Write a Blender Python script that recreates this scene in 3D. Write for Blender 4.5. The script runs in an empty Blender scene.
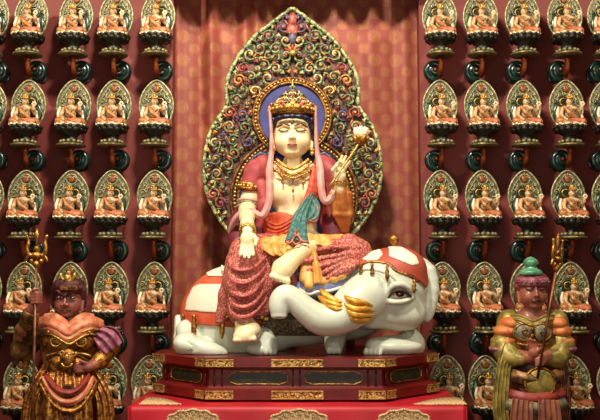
import bpy, math, random
import numpy as np
from mathutils import Vector, Matrix, Euler
random.seed(7); rng = np.random.RandomState(5)
sc = bpy.context.scene; COL = sc.collection
PI = math.pi
# ------------------------------------------------------------------ camera, world, lights, exposure
F = 850.0; DIST = 8.5; ZC = 2.6; PITCH = math.radians(4.5)
cd = bpy.data.cameras.new('camera'); cam = bpy.data.objects.new('camera', cd); COL.objects.link(cam)
cam.location = (0, -DIST, ZC); cam.rotation_euler = (PI/2 + PITCH, 0, 0)
cd.sensor_width = 36; cd.lens = F/600*36; cd.clip_end = 60
sc.camera = cam
w = bpy.data.worlds.new('world'); sc.world = w; w.use_nodes = True
w.node_tree.nodes['Background'].inputs[0].default_value = (1.0, .80, .62, 1)
w.node_tree.nodes['Background'].inputs[1].default_value = 0.09
def lamp(name, kind, loc, tgt, power, col, size=1.0, **kw):
    l = bpy.data.lights.new(name, kind); l.energy = power; l.color = col
    if kind == 'AREA': l.size = size
    else: l.shadow_soft_size = size
    for k, v in kw.items(): setattr(l, k, v)
    o = bpy.data.objects.new(name, l); COL.objects.link(o); o.location = loc
    o.rotation_euler = (Vector(tgt)-Vector(loc)).to_track_quat('-Z', 'Y').to_euler(); return o
WARM = (1.0, .86, .66)
lamp('key_light', 'AREA', (-.35, -3.9, 7.3), (0, -.2, 2.5), 390, (1.0, .93, .79), 0.5)
lamp('side_light_left', 'AREA', (-4.4, -3.4, 7.2), (-2.2, .4, 3.2), 235, WARM, 0.25)
lamp('side_light_right', 'AREA', (4.4, -3.4, 7.2), (2.2, .4, 3.2), 160, WARM, 0.25)
lamp('curtain_light', 'SPOT', (-.6, -2.6, 7.3), (-.3, 1.1, 4.6), 330, WARM, 0.05, spot_size=math.radians(50), spot_blend=.8)
lamp('front_fill_light', 'AREA', (0, -6.8, 3.2), (0, 0, 2.2), 100, (1.0, .91, .78), 2.6)  # broad frontal fill, added to lift the altar front and the guardians
sc.view_settings.view_transform = 'Standard'; sc.view_settings.look = 'None'
sc.view_settings.gamma = 1; sc.view_settings.use_curve_mapping = False
sc.view_settings.exposure = 0.0
# ------------------------------------------------------------------ pixel -> point on depth plane
_f = Vector((0, math.cos(PITCH), math.sin(PITCH))); _u = Vector((0, -math.sin(PITCH), math.cos(PITCH)))
def P(px, py, Y=0.0):
    d = Vector((1, 0, 0))*((px-300)/F) + _u*((210-py)/F) + _f
    t = (Y+DIST)/d.y
    return Vector((0, -DIST, ZC)) + d*t
# ------------------------------------------------------------------ materials
def lin(c):
    o = []
    for v in c:
        v = v/255.0; o.append(v/12.92 if v <= .04045 else ((v+.055)/1.055)**2.4)
    return tuple(o)+(1,)
MATS = {}
def M(name, col, rough=.5, metal=0.0, col2=None, scale=20, bump=0.0, bscale=60, lo=.42, hi=.58, coat=0.0, kind='noise', sheen=0):
    if name in MATS: return MATS[name]
    m = bpy.data.materials.new(name); m.use_nodes = True; n = m.node_tree.nodes; L = m.node_tree.links
    b = n['Principled BSDF']; b.inputs['Roughness'].default_value = rough; b.inputs['Metallic'].default_value = metal
    b.inputs['Coat Weight'].default_value = coat; b.inputs['Coat Roughness'].default_value = .2
    if sheen: b.inputs['Sheen Weight'].default_value = sheen
    tc = n.new('ShaderNodeTexCoord')
    if col2 is None: b.inputs['Base Color'].default_value = lin(col)
    else:
        if kind == 'noise':
            t = n.new('ShaderNodeTexNoise'); t.inputs['Scale'].default_value = scale; t.inputs['Detail'].default_value = 4; out = t.outputs['Fac']
        else:
            t = n.new('ShaderNodeTexVoronoi'); t.inputs['Scale'].default_value = scale; t.feature = 'F1'; out = t.outputs['Distance']
        L.new(tc.outputs['Object'], t.inputs['Vector'])
        r = n.new('ShaderNodeValToRGB'); r.color_ramp.elements[0].position = lo; r.color_ramp.elements[1].position = hi
        r.color_ramp.elements[0].color = lin(col); r.color_ramp.elements[1].color = lin(col2)
        L.new(out, r.inputs[0]); L.new(r.outputs[0], b.inputs['Base Color'])
    if bump:
        t = n.new('ShaderNodeTexNoise'); t.inputs['Scale'].default_value = bscale; t.inputs['Detail'].default_value = 3
        L.new(tc.outputs['Object'], t.inputs['Vector'])
        bp = n.new('ShaderNodeBump'); bp.inputs['Strength'].default_value = bump; bp.inputs['Distance'].default_value = .01
        L.new(t.outputs['Fac'], bp.inputs['Height']); L.new(bp.outputs[0], b.inputs['Normal'])
    MATS[name] = m; return m
class NG:
    """tiny math-node helper"""
    def __init__(s, m): s.n = m.node_tree.nodes; s.L = m.node_tree.links
    def m(s, op, a, b=None, c=None):
        x = s.n.new('ShaderNodeMath'); x.operation = op
        for i, v in enumerate((a, b, c)):
            if v is None: continue
            if isinstance(v, (int, float)): x.inputs[i].default_value = v
            else: s.L.new(v, x.inputs[i])
        return x.outputs[0]
    def mix(s, fac, a, b):
        x = s.n.new('ShaderNodeMix'); x.data_type = 'RGBA'
        for sock, v in ((x.inputs[0], fac), (x.inputs[6], a), (x.inputs[7], b)):
            if isinstance(v, (tuple, float, int)): sock.default_value = v
            else: s.L.new(v, sock)
        return x.outputs[2]
def brocade(name, base, base2, gold, med=1.0, lattice=.5, rough=.6):
    m = bpy.data.materials.new(name); m.use_nodes = True; g = NG(m); n, L = g.n, g.L
    b = n['Principled BSDF']; b.inputs['Roughness'].default_value = rough
    tc = n.new('ShaderNodeTexCoord'); sp = n.new('ShaderNodeSeparateXYZ'); L.new(tc.outputs['Object'], sp.inputs[0])
    x, z = sp.outputs[0], sp.outputs[2]
    def grid(ox, oz):
        u = g.m('SUBTRACT', g.m('FRACT', g.m('ADD', g.m('DIVIDE', x, .245), ox)), .5)
        v = g.m('SUBTRACT', g.m('FRACT', g.m('ADD', g.m('DIVIDE', z, .275), oz)), .5)
        u = g.m('MULTIPLY', u, .245); v = g.m('MULTIPLY', v, .275)
        return u, v, g.m('SQRT', g.m('ADD', g.m('MULTIPLY', u, u), g.m('MULTIPLY', v, v)))
    def medal(ox, oz, R):
        u, v, d = grid(ox, oz)
        a = g.m('ARCTAN2', v, u)
        r = g.m('ADD', R, g.m('MULTIPLY', .006, g.m('SINE', g.m('MULTIPLY', a, 12))))
        inside = g.m('LESS_THAN', d, r)
        rings = g.m('ADD', .68, g.m('MULTIPLY', .32, g.m('SINE', g.m('ADD', g.m('MULTIPLY', d, 260), g.m('MULTIPLY', 1.5, g.m('SINE', g.m('MULTIPLY', a, 8)))))))
        return g.m('MULTIPLY', inside, rings)
    mm = g.m('MAXIMUM', medal(0, 0, .076), medal(.5, .5, .058))
    # small lattice
    k = 2*PI/.055
    la = g.m('MULTIPLY', g.m('SINE', g.m('MULTIPLY', g.m('ADD', x, z), k)), g.m('SINE', g.m('MULTIPLY', g.m('SUBTRACT', x, z), k)))
    la = g.m('GREATER_THAN', g.m('ABSOLUTE', la), .45)
    ns = n.new('ShaderNodeTexNoise'); ns.inputs['Scale'].default_value = 70; ns.inputs['Detail'].default_value = 5; L.new(tc.outputs['Object'], ns.inputs['Vector'])
    c0 = g.mix(g.m('MULTIPLY', la, lattice), lin(base), lin(base2))
    fac = g.m('MULTIPLY', g.m('MULTIPLY', mm, med), g.m('SUBTRACT', g.m('MULTIPLY', 3.2, ns.outputs['Fac']), .85))
    fac = g.m('MAXIMUM', fac, 0.0); c1 = g.mix(g.m('MINIMUM', fac, 1.0), c0, lin(gold))
    L.new(c1, b.inputs['Base Color']); L.new(g.m('MULTIPLY', g.m('MINIMUM', fac, 1.0), .45), b.inputs['Metallic']); MATS[name] = m; return m
# ------------------------------------------------------------------ object helpers
def link_mesh(name, me, parent=None):
    o = bpy.data.objects.new(name, me); COL.objects.link(o)
    if parent is not None: o.parent = parent
    return o
def wloc(o):
    v = Vector((0, 0, 0))
    while o is not None: v = v + o.location; o = o.parent
    return v
def tag(o, label=None, cat=None, group=None, kind=None):
    if label: o['label'] = label
    if cat: o['category'] = cat
    if group: o['group'] = group
    if kind: o['kind'] = kind
    return o
def thing(name, label, cat, loc=(0, 0, 0), group=None):
    o = bpy.data.objects.new(name, None); COL.objects.link(o); o.location = loc; o.empty_display_size = .1
    return tag(o, label, cat, group)
class MB:
    def __init__(s): s.v = []; s.f = []; s.m = []; s.sm = []
    def add(s, vs, fs, mi=0, smooth=True):
        b = len(s.v); s.v += [tuple(p) for p in vs]
        for f in fs: s.f.append(tuple(i+b for i in f)); s.m.append(mi); s.sm.append(smooth)
        return s
    def box(s, c, h, mi=0, rot=None, bev=0.0):
        c = Vector(c); hx, hy, hz = h
        if bev <= 0:
            vs = [Vector((x*hx, y*hy, z*hz)) for x in (-1, 1) for y in (-1, 1) for z in (-1, 1)]
            fs = [(0, 1, 3, 2), (4, 6, 7, 5), (0, 4, 5, 1), (2, 3, 7, 6), (0, 2, 6, 4), (1, 5, 7, 3)]
        else:
            # bevelled: prism rings of rounded rectangle
            n = 3; ring = []
            for (cx, cy, a0) in ((1, 1, 0), (-1, 1, 90), (-1, -1, 180), (1, -1, 270)):
                for k in range(n):
                    a = math.radians(a0+90*k/(n-1)); ring.append((cx*(hx-bev)+bev*math.cos(a), cy*(hy-bev)+bev*math.sin(a)))
            lv = [(-hz, -bev), (-hz+bev, 0), (hz-bev, 0), (hz, -bev)]; vs = []; N = len(ring)
            for z, ins in lv:
                for x, y in ring:
                    vs.append(Vector((x*(1+ins/hx), y*(1+ins/hy), z)))
            fs = []
            for L_ in range(3):
                for i in range(N): fs.append((L_*N+i, L_*N+(i+1) % N, (L_+1)*N+(i+1) % N, (L_+1)*N+i))
            fs.append(tuple(range(N))[::-1]); fs.append(tuple(3*N+i for i in range(N)))
        R = Euler(rot).to_matrix() if rot else Matrix.Identity(3)
        return s.add([c+R@v for v in vs], fs, mi, False)
    def ell(s, c, r, mi=0, n=10, rot=None):
        c = Vector(c); R = Euler(rot).to_matrix() if rot else Matrix.Identity(3)
        if isinstance(r, (int, float)): r = (r, r, r)
        vs = []; N = n*2
        for i in range(1, n):
            a = PI*i/n
            for j in range(N):
                b = 2*PI*j/N; vs.append(c+R@Vector((r[0]*math.sin(a)*math.cos(b), r[1]*math.sin(a)*math.sin(b), r[2]*math.cos(a))))
        t = len(vs); vs += [c+R@Vector((0, 0, r[2])), c+R@Vector((0, 0, -r[2]))]; fs = []
        for i in range(n-2):
            for j in range(N): fs.append((i*N+j, (i+1)*N+j, (i+1)*N+(j+1) % N, i*N+(j+1) % N))
        for j in range(N): fs.append((t, j, (j+1) % N)); fs.append((t+1, (n-2)*N+(j+1) % N, (n-2)*N+j))
        return s.add(vs, fs, mi)
    def tube(s, pts, rad, mi=0, n=8, closed=False, flat=1.0):
        pts = [Vector(p) for p in pts]; N = len(pts)
        if isinstance(rad, (int, float)): rad = [rad]*N
        vs = []; prev = None
        for i, p in enumerate(pts):
            if closed: t = pts[(i+1) % N]-pts[i-1]
            else: t = pts[min(i+1, N-1)]-pts[max(i-1, 0)]
            t = t.normalized() if t.length > 1e-9 else Vector((0, 0, 1))
            if prev is None:
                ref = Vector((0, 1, 0)) if abs(t.y) < .9 else Vector((1, 0, 0)); a = (ref-t*ref.dot(t)).normalized()
            else: a = (prev-t*prev.dot(t)); a = a.normalized() if a.length > 1e-6 else prev
            prev = a; b = t.cross(a)
            for j in range(n):
                q = 2*PI*j/n; vs.append(p+a*(rad[i]*math.cos(q)*flat)+b*(rad[i]*math.sin(q)))
        fs = []; R_ = N if closed else N-1
        for i in range(R_):
            i2 = (i+1) % N
            for j in range(n): fs.append((i*n+j, i*n+(j+1) % n, i2*n+(j+1) % n, i2*n+j))
        if not closed: fs.append(tuple(range(n))[::-1]); fs.append(tuple((N-1)*n+j for j in range(n)))
        return s.add(vs, fs, mi)
    def lathe(s, prof, c=(0, 0, 0), mi=0, n=32, petal=None, smooth=True):
        c = Vector(c); vs = []; K = len(prof)
        for i, (r, z) in enumerate(prof):
            for j in range(n):
                a = 2*PI*j/n; rr = r*(1+(petal(i, a) if petal else 0)); vs.append(c+Vector((rr*math.cos(a), rr*math.sin(a), z)))
        fs = []
        for i in range(K-1):
            for j in range(n): fs.append((i*n+j, i*n+(j+1) % n, (i+1)*n+(j+1) % n, (i+1)*n+j))
        if prof[0][0] > 1e-5: fs.append(tuple(range(n))[::-1])
        if prof[-1][0] > 1e-5: fs.append(tuple((K-1)*n+j for j in range(n)))
        return s.add(vs, fs, mi, smooth)
    def prism(s, poly, y0, y1, mi=0, smooth=False):
        """polygon of (x,z) extruded along y"""
        n = len(poly); vs = [(x, y0, z) for x, z in poly]+[(x, y1, z) for x, z in poly]
        area = sum(poly[i][0]*poly[(i+1) % n][1]-poly[(i+1) % n][0]*poly[i][1] for i in range(n))
        fs = [tuple(range(n)), tuple(range(n, 2*n))[::-1]]+[(i, i+n, (i+1) % n+n, (i+1) % n) for i in range(n)]
        if area < 0: fs = [f[::-1] for f in fs]
        return s.add(vs, fs, mi, smooth)
    def vprism(s, poly, z0, z1, mi=0):
        n = len(poly); vs = [(x, y, z0) for x, y in poly]+[(x, y, z1) for x, y in poly]
        return s.add(vs, [tuple(range(n))[::-1], tuple(range(n, 2*n))]+[(i, (i+1) % n, (i+1) % n+n, i+n) for i in range(n)], mi, False)
    def ribbon(s, pts, wid, thick=.012, mi=0, folds=0, amp=0, curv=0, nu=13, side=None, phase=0):
        pts = [Vector(p) for p in pts]; pts, wid = resample(pts, wid, 6); N = len(pts); vs = []
        for i, p in enumerate(pts):
            t = (pts[min(i+1, N-1)]-pts[max(i-1, 0)]).normalized()
            nm = Vector((0, -1, 0)); nm = (nm-t*nm.dot(t)).normalized() if abs(t.y) < .95 else Vector((0, 0, 1))
            sd = Vector(side) if side else t.cross(nm).normalized()
            for lay in (0, 1):
                for j in range(nu):
                    u = -1+2*j/(nu-1)
                    vs.append(p+sd*(u*wid[i])+nm*(amp*math.cos(folds*PI*u+phase)+curv*(1-u*u)+(thick if lay else 0)))
        fs = []; S = 2*nu
        for i in range(N-1):
            a, b = i*S, (i+1)*S
            for j in range(nu-1):
                fs.append((a+j, a+j+1, b+j+1, b+j)); fs.append((a+nu+j, b+nu+j, b+nu+j+1, a+nu+j+1))
            fs.append((a, b, b+nu, a+nu)); fs.append((a+nu-1, a+2*nu-1, b+2*nu-1, b+nu-1))
        for a, r in ((0, 1), ((N-1)*S, -1)):
            for j in range(nu-1): fs.append(((a+j, a+nu+j, a+nu+j+1, a+j+1))[::r])
        return s.add(vs, fs, mi)
    def build(s, name, mats, parent=None, org=None):
        if not isinstance(mats, (list, tuple)): mats = [mats]
        o_ = Vector(org) if org is not None else (wloc(parent) if parent is not None else Vector((0, 0, 0)))
        me = bpy.data.meshes.new(name); me.from_pydata([tuple(Vector(v)-o_) for v in s.v], [], s.f)
        for m in mats: me.materials.append(m)
        me.polygons.foreach_set('material_index', s.m); me.polygons.foreach_set('use_smooth', s.sm); me.update()
        o = link_mesh(name, me, parent)
        if parent is None and org is not None: o.location = org
        return o
def resample(pts, vals, k):
    if isinstance(vals, (int, float)): vals = [vals]*len(pts)
    P_ = []; V_ = []; n = len(pts)
    for i in range(n-1):
        p0, p1, p2, p3 = pts[max(i-1, 0)], pts[i], pts[i+1], pts[min(i+2, n-1)]
        for j in range(k):
            t = j/k
            P_.append(.5*((2*p1)+(p2-p0)*t+(2*p0-5*p1+4*p2-p3)*t*t+(3*p1-p0-3*p2+p3)*t**3)); V_.append(vals[i]*(1-t)+vals[i+1]*t)
    return P_+[pts[-1]], V_+[vals[-1]]
def curve(pts, k=6):
    return resample([Vector(p) for p in pts], 1.0, k)[0]
# ------------------------------------------------------------------ signed-distance modelling (surface nets)
class SDF:
    def __init__(s, res): s.res = res; s.p = []
    def ell(s, c, r, k=.03, rot=None, mi=0, sub=False):
        c = np.array(c); r = np.array(r if hasattr(r, '__len__') else (r,)*3, float)
        R = np.array(Euler(rot).to_matrix()) if rot else np.eye(3)
        def f(X, Y, Z):
            q = [R[0, i]*(X-c[0])+R[1, i]*(Y-c[1])+R[2, i]*(Z-c[2]) for i in range(3)]
            k0 = np.sqrt((q[0]/r[0])**2+(q[1]/r[1])**2+(q[2]/r[2])**2)
            k1 = np.sqrt((q[0]/r[0]**2)**2+(q[1]/r[1]**2)**2+(q[2]/r[2]**2)**2)+1e-9
            return k0*(k0-1)/k1
        m = r.max(); s.p.append((f, c-m, c+m, k, mi, sub)); return s
    def cap(s, pts, rad, k=.03, mi=0, sub=False, fine=0):
        pts = [Vector(p) for p in pts]
        if not hasattr(rad, '__len__'): rad = [rad]*len(pts)
        if fine: pts, rad = resample(pts, list(rad), fine)
        for i in range(len(pts)-1):
            a = np.array(pts[i]); b = np.array(pts[i+1]); ra, rb = rad[i], rad[i+1]
            def f(X, Y, Z, a=a, b=b, ra=ra, rb=rb):
                ab = b-a; L2 = (ab**2).sum()+1e-12
                t = np.clip(((X-a[0])*ab[0]+(Y-a[1])*ab[1]+(Z-a[2])*ab[2])/L2, 0, 1)
                return np.sqrt((X-a[0]-t*ab[0])**2+(Y-a[1]-t*ab[1])**2+(Z-a[2]-t*ab[2])**2)-(ra+(rb-ra)*t)
            R_ = max(ra, rb); s.p.append((f, np.minimum(a, b)-R_, np.maximum(a, b)+R_, k, mi, sub))
        return s
    def box(s, c, h, rnd=.01, k=.02, rot=None, mi=0, sub=False):
        c = np.array(c); h = np.array(h)-rnd; R = np.array(Euler(rot).to_matrix()) if rot else np.eye(3)
        def f(X, Y, Z):
            q = [np.abs(R[0, i]*(X-c[0])+R[1, i]*(Y-c[1])+R[2, i]*(Z-c[2]))-h[i] for i in range(3)]
            o = np.sqrt(np.maximum(q[0], 0)**2+np.maximum(q[1], 0)**2+np.maximum(q[2], 0)**2)
            return o+np.minimum(np.maximum(q[0], np.maximum(q[1], q[2])), 0)-rnd
        m = np.linalg.norm(h)+rnd; s.p.append((f, c-m, c+m, k, mi, sub)); return s
    def grid(s):
        pr = [p for p in s.p if not p[5]]
        lo = np.min([p[1] for p in pr], 0)-3*s.res; hi = np.max([p[2] for p in pr], 0)+3*s.res
        n = np.ceil((hi-lo)/s.res).astype(int)+1
        D = np.full(n, 1.0, np.float32); H = np.full(n, 1.0, np.float32); I = np.zeros(n, np.int8)
        ax = [lo[i]+np.arange(n[i])*s.res for i in range(3)]
        for f, a, b, k, mi, sub in s.p:
            i0 = np.clip(np.floor((a-k-lo)/s.res).astype(int)-2, 0, n-1); i1 = np.clip(np.ceil((b+k-lo)/s.res).astype(int)+3, 1, n)
            if (i1 <= i0).any(): continue
            sl = tuple(slice(i0[q], i1[q]) for q in range(3))
            X = ax[0][sl[0]][:, None, None]; Y = ax[1][sl[1]][None, :, None]; Z = ax[2][sl[2]][None, None, :]
            d = f(X, Y, Z).astype(np.float32); cur = D[sl]
            if sub:
                d = -d; h = np.clip(k-np.abs(cur-d), 0, None)/max(k, 1e-6); D[sl] = np.maximum(cur, d)+h*h*k*.25
            else:
                h = np.clip(k-np.abs(cur-d), 0, None)/max(k, 1e-6); D[sl] = np.minimum(cur, d)-h*h*k*.25
                hh = H[sl]; u = d < hh; hh[u] = d[u]; I[sl][u] = mi
        s.lo = lo; s.D = D; s.I = I; s.ax = ax; return s
    def clip_poly(s, poly, k=0.0):
        """keep what lies inside polygon of (x,z)"""
        X = s.ax[0][:, None]; Z = s.ax[2][None, :]; d = None; sg = np.ones((X.shape[0], Z.shape[1])); N = len(poly)
        for i in range(N):
            a = poly[i]; b = poly[i-1]
            ex, ez = b[0]-a[0], b[1]-a[1]; wx, wz = X-a[0], Z-a[1]
            t = np.clip((wx*ex+wz*ez)/(ex*ex+ez*ez+1e-12), 0, 1); q = (wx-ex*t)**2+(wz-ez*t)**2
            d = q if d is None else np.minimum(d, q)
            c1 = Z >= a[1]; c2 = Z < b[1]; c3 = ex*wz > ez*wx
            fl = (c1 & c2 & c3) | (~c1 & ~c2 & ~c3); sg = np.where(fl, -sg, sg)
        d = (sg*np.sqrt(d)).astype(np.float32)[:, None, :]
        s.D = np.maximum(s.D, d); return s
    def clip_y(s, y):   # keep y smaller than y (front side)
        s.D = np.maximum(s.D, (s.ax[1]-y).astype(np.float32)[None, :, None]); return s
    def clip_z(s, z):
        s.D = np.maximum(s.D, (z-s.ax[2]).astype(np.float32)[None, None, :]); return s
    def build(s, name, mats, parent=None, org=None, grid=True, disp=None):
        if grid: s.grid()
        D = s.D; D = np.pad(D, 1, constant_values=1.0); I = np.pad(s.I, 1)
        lo = s.lo-s.res
        ins = D < 0
        c = [ins[i:ins.shape[0]-1+i, j:ins.shape[1]-1+j, k:ins.shape[2]-1+k] for i in (0, 1) for j in (0, 1) for k in (0, 1)]
        sm = sum(q.astype(np.int8) for q in c); act = (sm > 0) & (sm < 8)
        ci = np.argwhere(act); idx = np.full(act.shape, -1, np.int32); idx[act] = np.arange(len(ci))
        acc = np.zeros((len(ci), 3)); cnt = np.zeros(len(ci))
        for ax in range(3):
            for o1 in (0, 1):
                for o2 in (0, 1):
                    oa = [0, 0, 0]; oth = [q for q in range(3) if q != ax]; oa[oth[0]] = o1; oa[oth[1]] = o2
                    ob = list(oa); ob[ax] = 1
                    A = ci+oa; B = ci+ob
                    da = D[A[:, 0], A[:, 1], A[:, 2]]; db = D[B[:, 0], B[:, 1], B[:, 2]]
                    x = (da < 0) != (db < 0); t = np.where(x, da/np.where(x, da-db, 1), 0)
                    p = np.array(oa, float)[None]+np.zeros((len(ci), 3)); p[:, ax] += t
                    acc[x] += p[x]; cnt[x] += 1
        vs = (ci+acc/cnt[:, None])*s.res+lo
        fs = []
        for ax in range(3):
            a = [slice(None)]*3; b = [slice(None)]*3; a[ax] = slice(0, -1); b[ax] = slice(1, None)
            A = ins[tuple(a)]; B = ins[tuple(b)]; e = np.argwhere(A != B)
            o1, o2 = [(1, 2), (2, 0), (0, 1)][ax]
            ok = (e[:, o1] > 0) & (e[:, o2] > 0); e = e[ok]
            fl = A[e[:, 0], e[:, 1], e[:, 2]]
            def cell(d1, d2):
                q = e.copy(); q[:, o1] -= d1; q[:, o2] -= d2; return idx[q[:, 0], q[:, 1], q[:, 2]]
            Q = np.stack([cell(1, 1), cell(0, 1), cell(0, 0), cell(1, 0)], 1)
            Q[~fl] = Q[~fl][:, ::-1]; fs.append(Q)
        fs = np.concatenate(fs)
        mi = I[ci[:, 0], ci[:, 1], ci[:, 2]]
        if not isinstance(mats, (list, tuple)): mats = [mats]
        o_ = np.array(org) if org is not None else (np.array(wloc(parent)) if parent is not None else np.zeros(3))
        me = bpy.data.meshes.new(name); me.from_pydata((vs-o_).tolist(), [], fs.tolist())
        for m in mats: me.materials.append(m)
        if len(mats) > 1: me.polygons.foreach_set('material_index', mi[fs[:, 0]].astype(np.int32))
        me.polygons.foreach_set('use_smooth', np.ones(len(fs), bool)); me.update()
        # light laplacian smoothing via vertex averaging
        o = link_mesh(name, me, parent)
        if parent is None and org is not None: o.location = org
        s.D = None; s.I = None
        return o
def XZ(lst, Y): return [(P(a, b, Y).x, P(a, b, Y).z) for a, b in lst]
def spiral(c, r, turns, start, sgn=1, n=22, tail=0.0, ydip=0.0):
    """points of a flat curl in the xz plane, from the centre out, optional tail"""
    c = Vector(c); pts = []
    for i in range(n):
        t = i/(n-1); a = start+sgn*turns*2*PI*t; rr = r*(.18+.82*t)
        pts.append(c+Vector((rr*math.cos(a), -ydip*(1-t), rr*math.sin(a))))
    if tail:
        d = (pts[-1]-pts[-2]).normalized(); q = Vector((-d.z, 0, d.x))*(-sgn)
        for i in range(1, 5): pts.append(pts[-1]+d*(tail/4)+q*(tail*.03*i))
    return pts
# ------------------------------------------------------------------ palette
GOLD = M('gold_leaf', (200, 146, 66), .38, .8, (140, 86, 34), 30, .25, 90)
GOLDB = M('bright_gold', (226, 188, 104), .36, .65, (184, 134, 58), 24, .15, 90)
GOLDD = M('dark_gold', (150, 102, 46), .42, .6, (88, 52, 26), 22, .4, 70)
IVORY = M('ivory_skin', (246, 226, 178), .42, 0, (236, 208, 156), 4, 0, coat=.2)
EWHITE = M('elephant_white', (214, 220, 202), .38, 0, (202, 206, 184), 3, .06, 30, coat=.25)
PINKB = M('pink_brocade', (164, 60, 62), .6, 0, (226, 160, 128), 62, .25, 60, .46, .66)
ROSE = M('rose_cloth', (178, 76, 76), .6, 0, (146, 50, 54), 8)
RIBBON = M('pale_pink_ribbon', (216, 166, 154), .5, 0, (198, 138, 130), 10)
SASH = M('vermilion_cloth', (186, 64, 36), .55, 0, (200, 88, 50), 12)
YELLOW = M('ochre_cloth', (228, 174, 92), .5, 0, (210, 148, 66), 10, .1)
TEAL = M('teal_cloth', (48, 102, 100), .5, 0, (90, 132, 118), 30)
BLUE = M('halo_blue', (38, 42, 104), .6, 0, (54, 54, 120), 6)
SKYB = M('pale_blue_enamel', (106, 120, 182), .45, 0, (150, 160, 200), 9)
HAIR = M('black_hair', (22, 20, 36), .4, 0, (36, 34, 60), 20)
LIP = M('red_lip', (190, 112, 84), .55)
BROW = M('brown_line', (96, 62, 36), .6)
MOUTHD = M('dark_line', (60, 30, 22), .6)
GREEN = M('pale_green_enamel', (122, 136, 84), .4, .15, (58, 74, 46), 26, .1)
CREAM = M('cream_enamel', (184, 178, 122), .4, .15, (106, 114, 70), 24)
ORANGE = M('orange_enamel', (170, 92, 44), .45, .15, (196, 140, 62), 22)
REDE = M('red_enamel', (116, 40, 32), .45, .1, (160, 72, 54), 22)
PURP = M('violet_enamel', (62, 56, 88), .45, .1, (92, 72, 96), 22)
SALM = M('salmon_enamel', (176, 104, 82), .45, 0, (170, 84, 66), 22)
BACKP = M('aureole_back', (48, 26, 18), .6, .1, (116, 62, 44), 22, .3)
LACQ = M('red_lacquer', (108, 20, 18), .34, 0, (92, 16, 15), 3, coat=.25)
PANEL = M('dark_green_panel', (30, 34, 22), .45, 0, (48, 46, 28), 20)
BRASS = M('carved_brass', (236, 196, 116), .36, .6, (110, 52, 22), 70, .8, 80, .4, .6)
SATIN = M('red_satin', (186, 22, 38), .5, 0, (168, 16, 30), 2)
LACE = M('gold_embroidery', (226, 196, 140), .6, .1, (150, 96, 60), 90, .6, 120, .45, .6)
# ------------------------------------------------------------------ setting
mb = MB(); mb.box((0, -3.6, -.05), (5.2, 5.3, .05)); tag(mb.build('floor', M('floor_stone', (92, 40, 32), .4, 0, (70, 30, 26), 3)), kind='structure')
WALLR = brocade('wall_red', (122, 44, 36), (108, 36, 31), (130, 60, 38), .15, .35)
CURT = brocade('curtain_brocade', (142, 56, 46), (168, 92, 70), (182, 132, 72), .62, .7)
YW = .78; YC = 1.12
xl = P(171, 200, YW).x; xr = P(421, 200, YW).x
for nm, a, b in (('wall_left', -5.2, xl), ('wall_right', xr, 5.2)):
    mb = MB(); mb.box(((a+b)/2, YW+.09, 3.4), ((b-a)/2, .09, 3.4)); tag(mb.build(nm, WALLR), kind='structure')
mb = MB(); mb.box((0, 1.6, 3.4), (5.2, .1, 3.4)); tag(mb.build('wall_back', M('wall_dark', (70, 26, 24), .8)), kind='structure')
# curtain with folds
def curtain():
    mb = MB(); nx, nz = 150, 40; x0, x1 = xl-.12, xr+.12; vs = []; fs = []
    def off(x, z):
        e = .042*math.sin(x*17+.5*math.sin(z*1.1))+.02*math.sin(x*31+z*.4)+.012*math.sin(x*7-z*.7)
        soft = (.35+.65*min(1, abs(x-.25)/.8))*(1 if x < 0 else .5)
        return e*soft*(.6+.4*min(1, z/4))
    for lay in (0, 1):
        for i in range(nx+1):
            for j in range(nz+1):
                x = x0+(x1-x0)*i/nx; z = .02+6.2*j/nz; vs.append((x, YC-off(x, z)+(.02 if lay else 0), z))
    S = (nx+1)*(nz+1); W = nz+1
    for i in range(nx):
        for j in range(nz):
            a = i*W+j; fs.append((a, a+W, a+W+1, a+1)); a += S; fs.append((a, a+1, a+W+1, a+W))
    for i in range(nx):
        a = i*W; fs.append((a, a+S, a+W+S, a+W)); a = i*W+nz; fs.append((a, a+W, a+W+S, a+S))
    for j in range(nz):
        a = j; fs.append((a, a+1, a+1+S, a+S)); a = nx*W+j; fs.append((a, a+S, a+1+S, a+1))
    mb.add(vs, fs)
    return tag(mb.build('curtain', CURT, None, (0, 0, 0)), 'tall red curtain brocaded with gold flower roundels, hanging behind the white elephant', 'curtain')
curtain()
# unseen scalloped cloth, added above the frame so its lobes shade the curtain
def shade_valance():
    mb = MB(); n = 220; x0, x1 = xl-.1, xr+.1; zt = 6.1; vs = []; fs = []
    for lay in (0, 1):
        for i in range(n+1):
            x = x0+(x1-x0)*i/n; u = ((x+.1)/.40) % 1.0
            zb = P(300, -11, .5).z+.22-.22*math.sqrt(max(0, 1-(2*u-1)**2))
            y = .5+.012*math.sin(x*40)+(.015 if lay else 0); vs += [(x, y, zb), (x, y, zt)]
    S = 2*(n+1)
    for i in range(n):
        a = 2*i; fs += [(a, a+2, a+3, a+1), (a+S, a+S+1, a+S+3, a+S+2), (a, a+S, a+S+2, a+2), (a+1, a+3, a+3+S, a+1+S)]
    mb.add(vs, fs); o = mb.build('shade_valance', M('shade_valance_cloth', (104, 22, 26), .6))
    return tag(o, 'unseen scalloped dark red cloth added above the frame to shade the curtain', 'shade_valance')
shade_valance()
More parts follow.
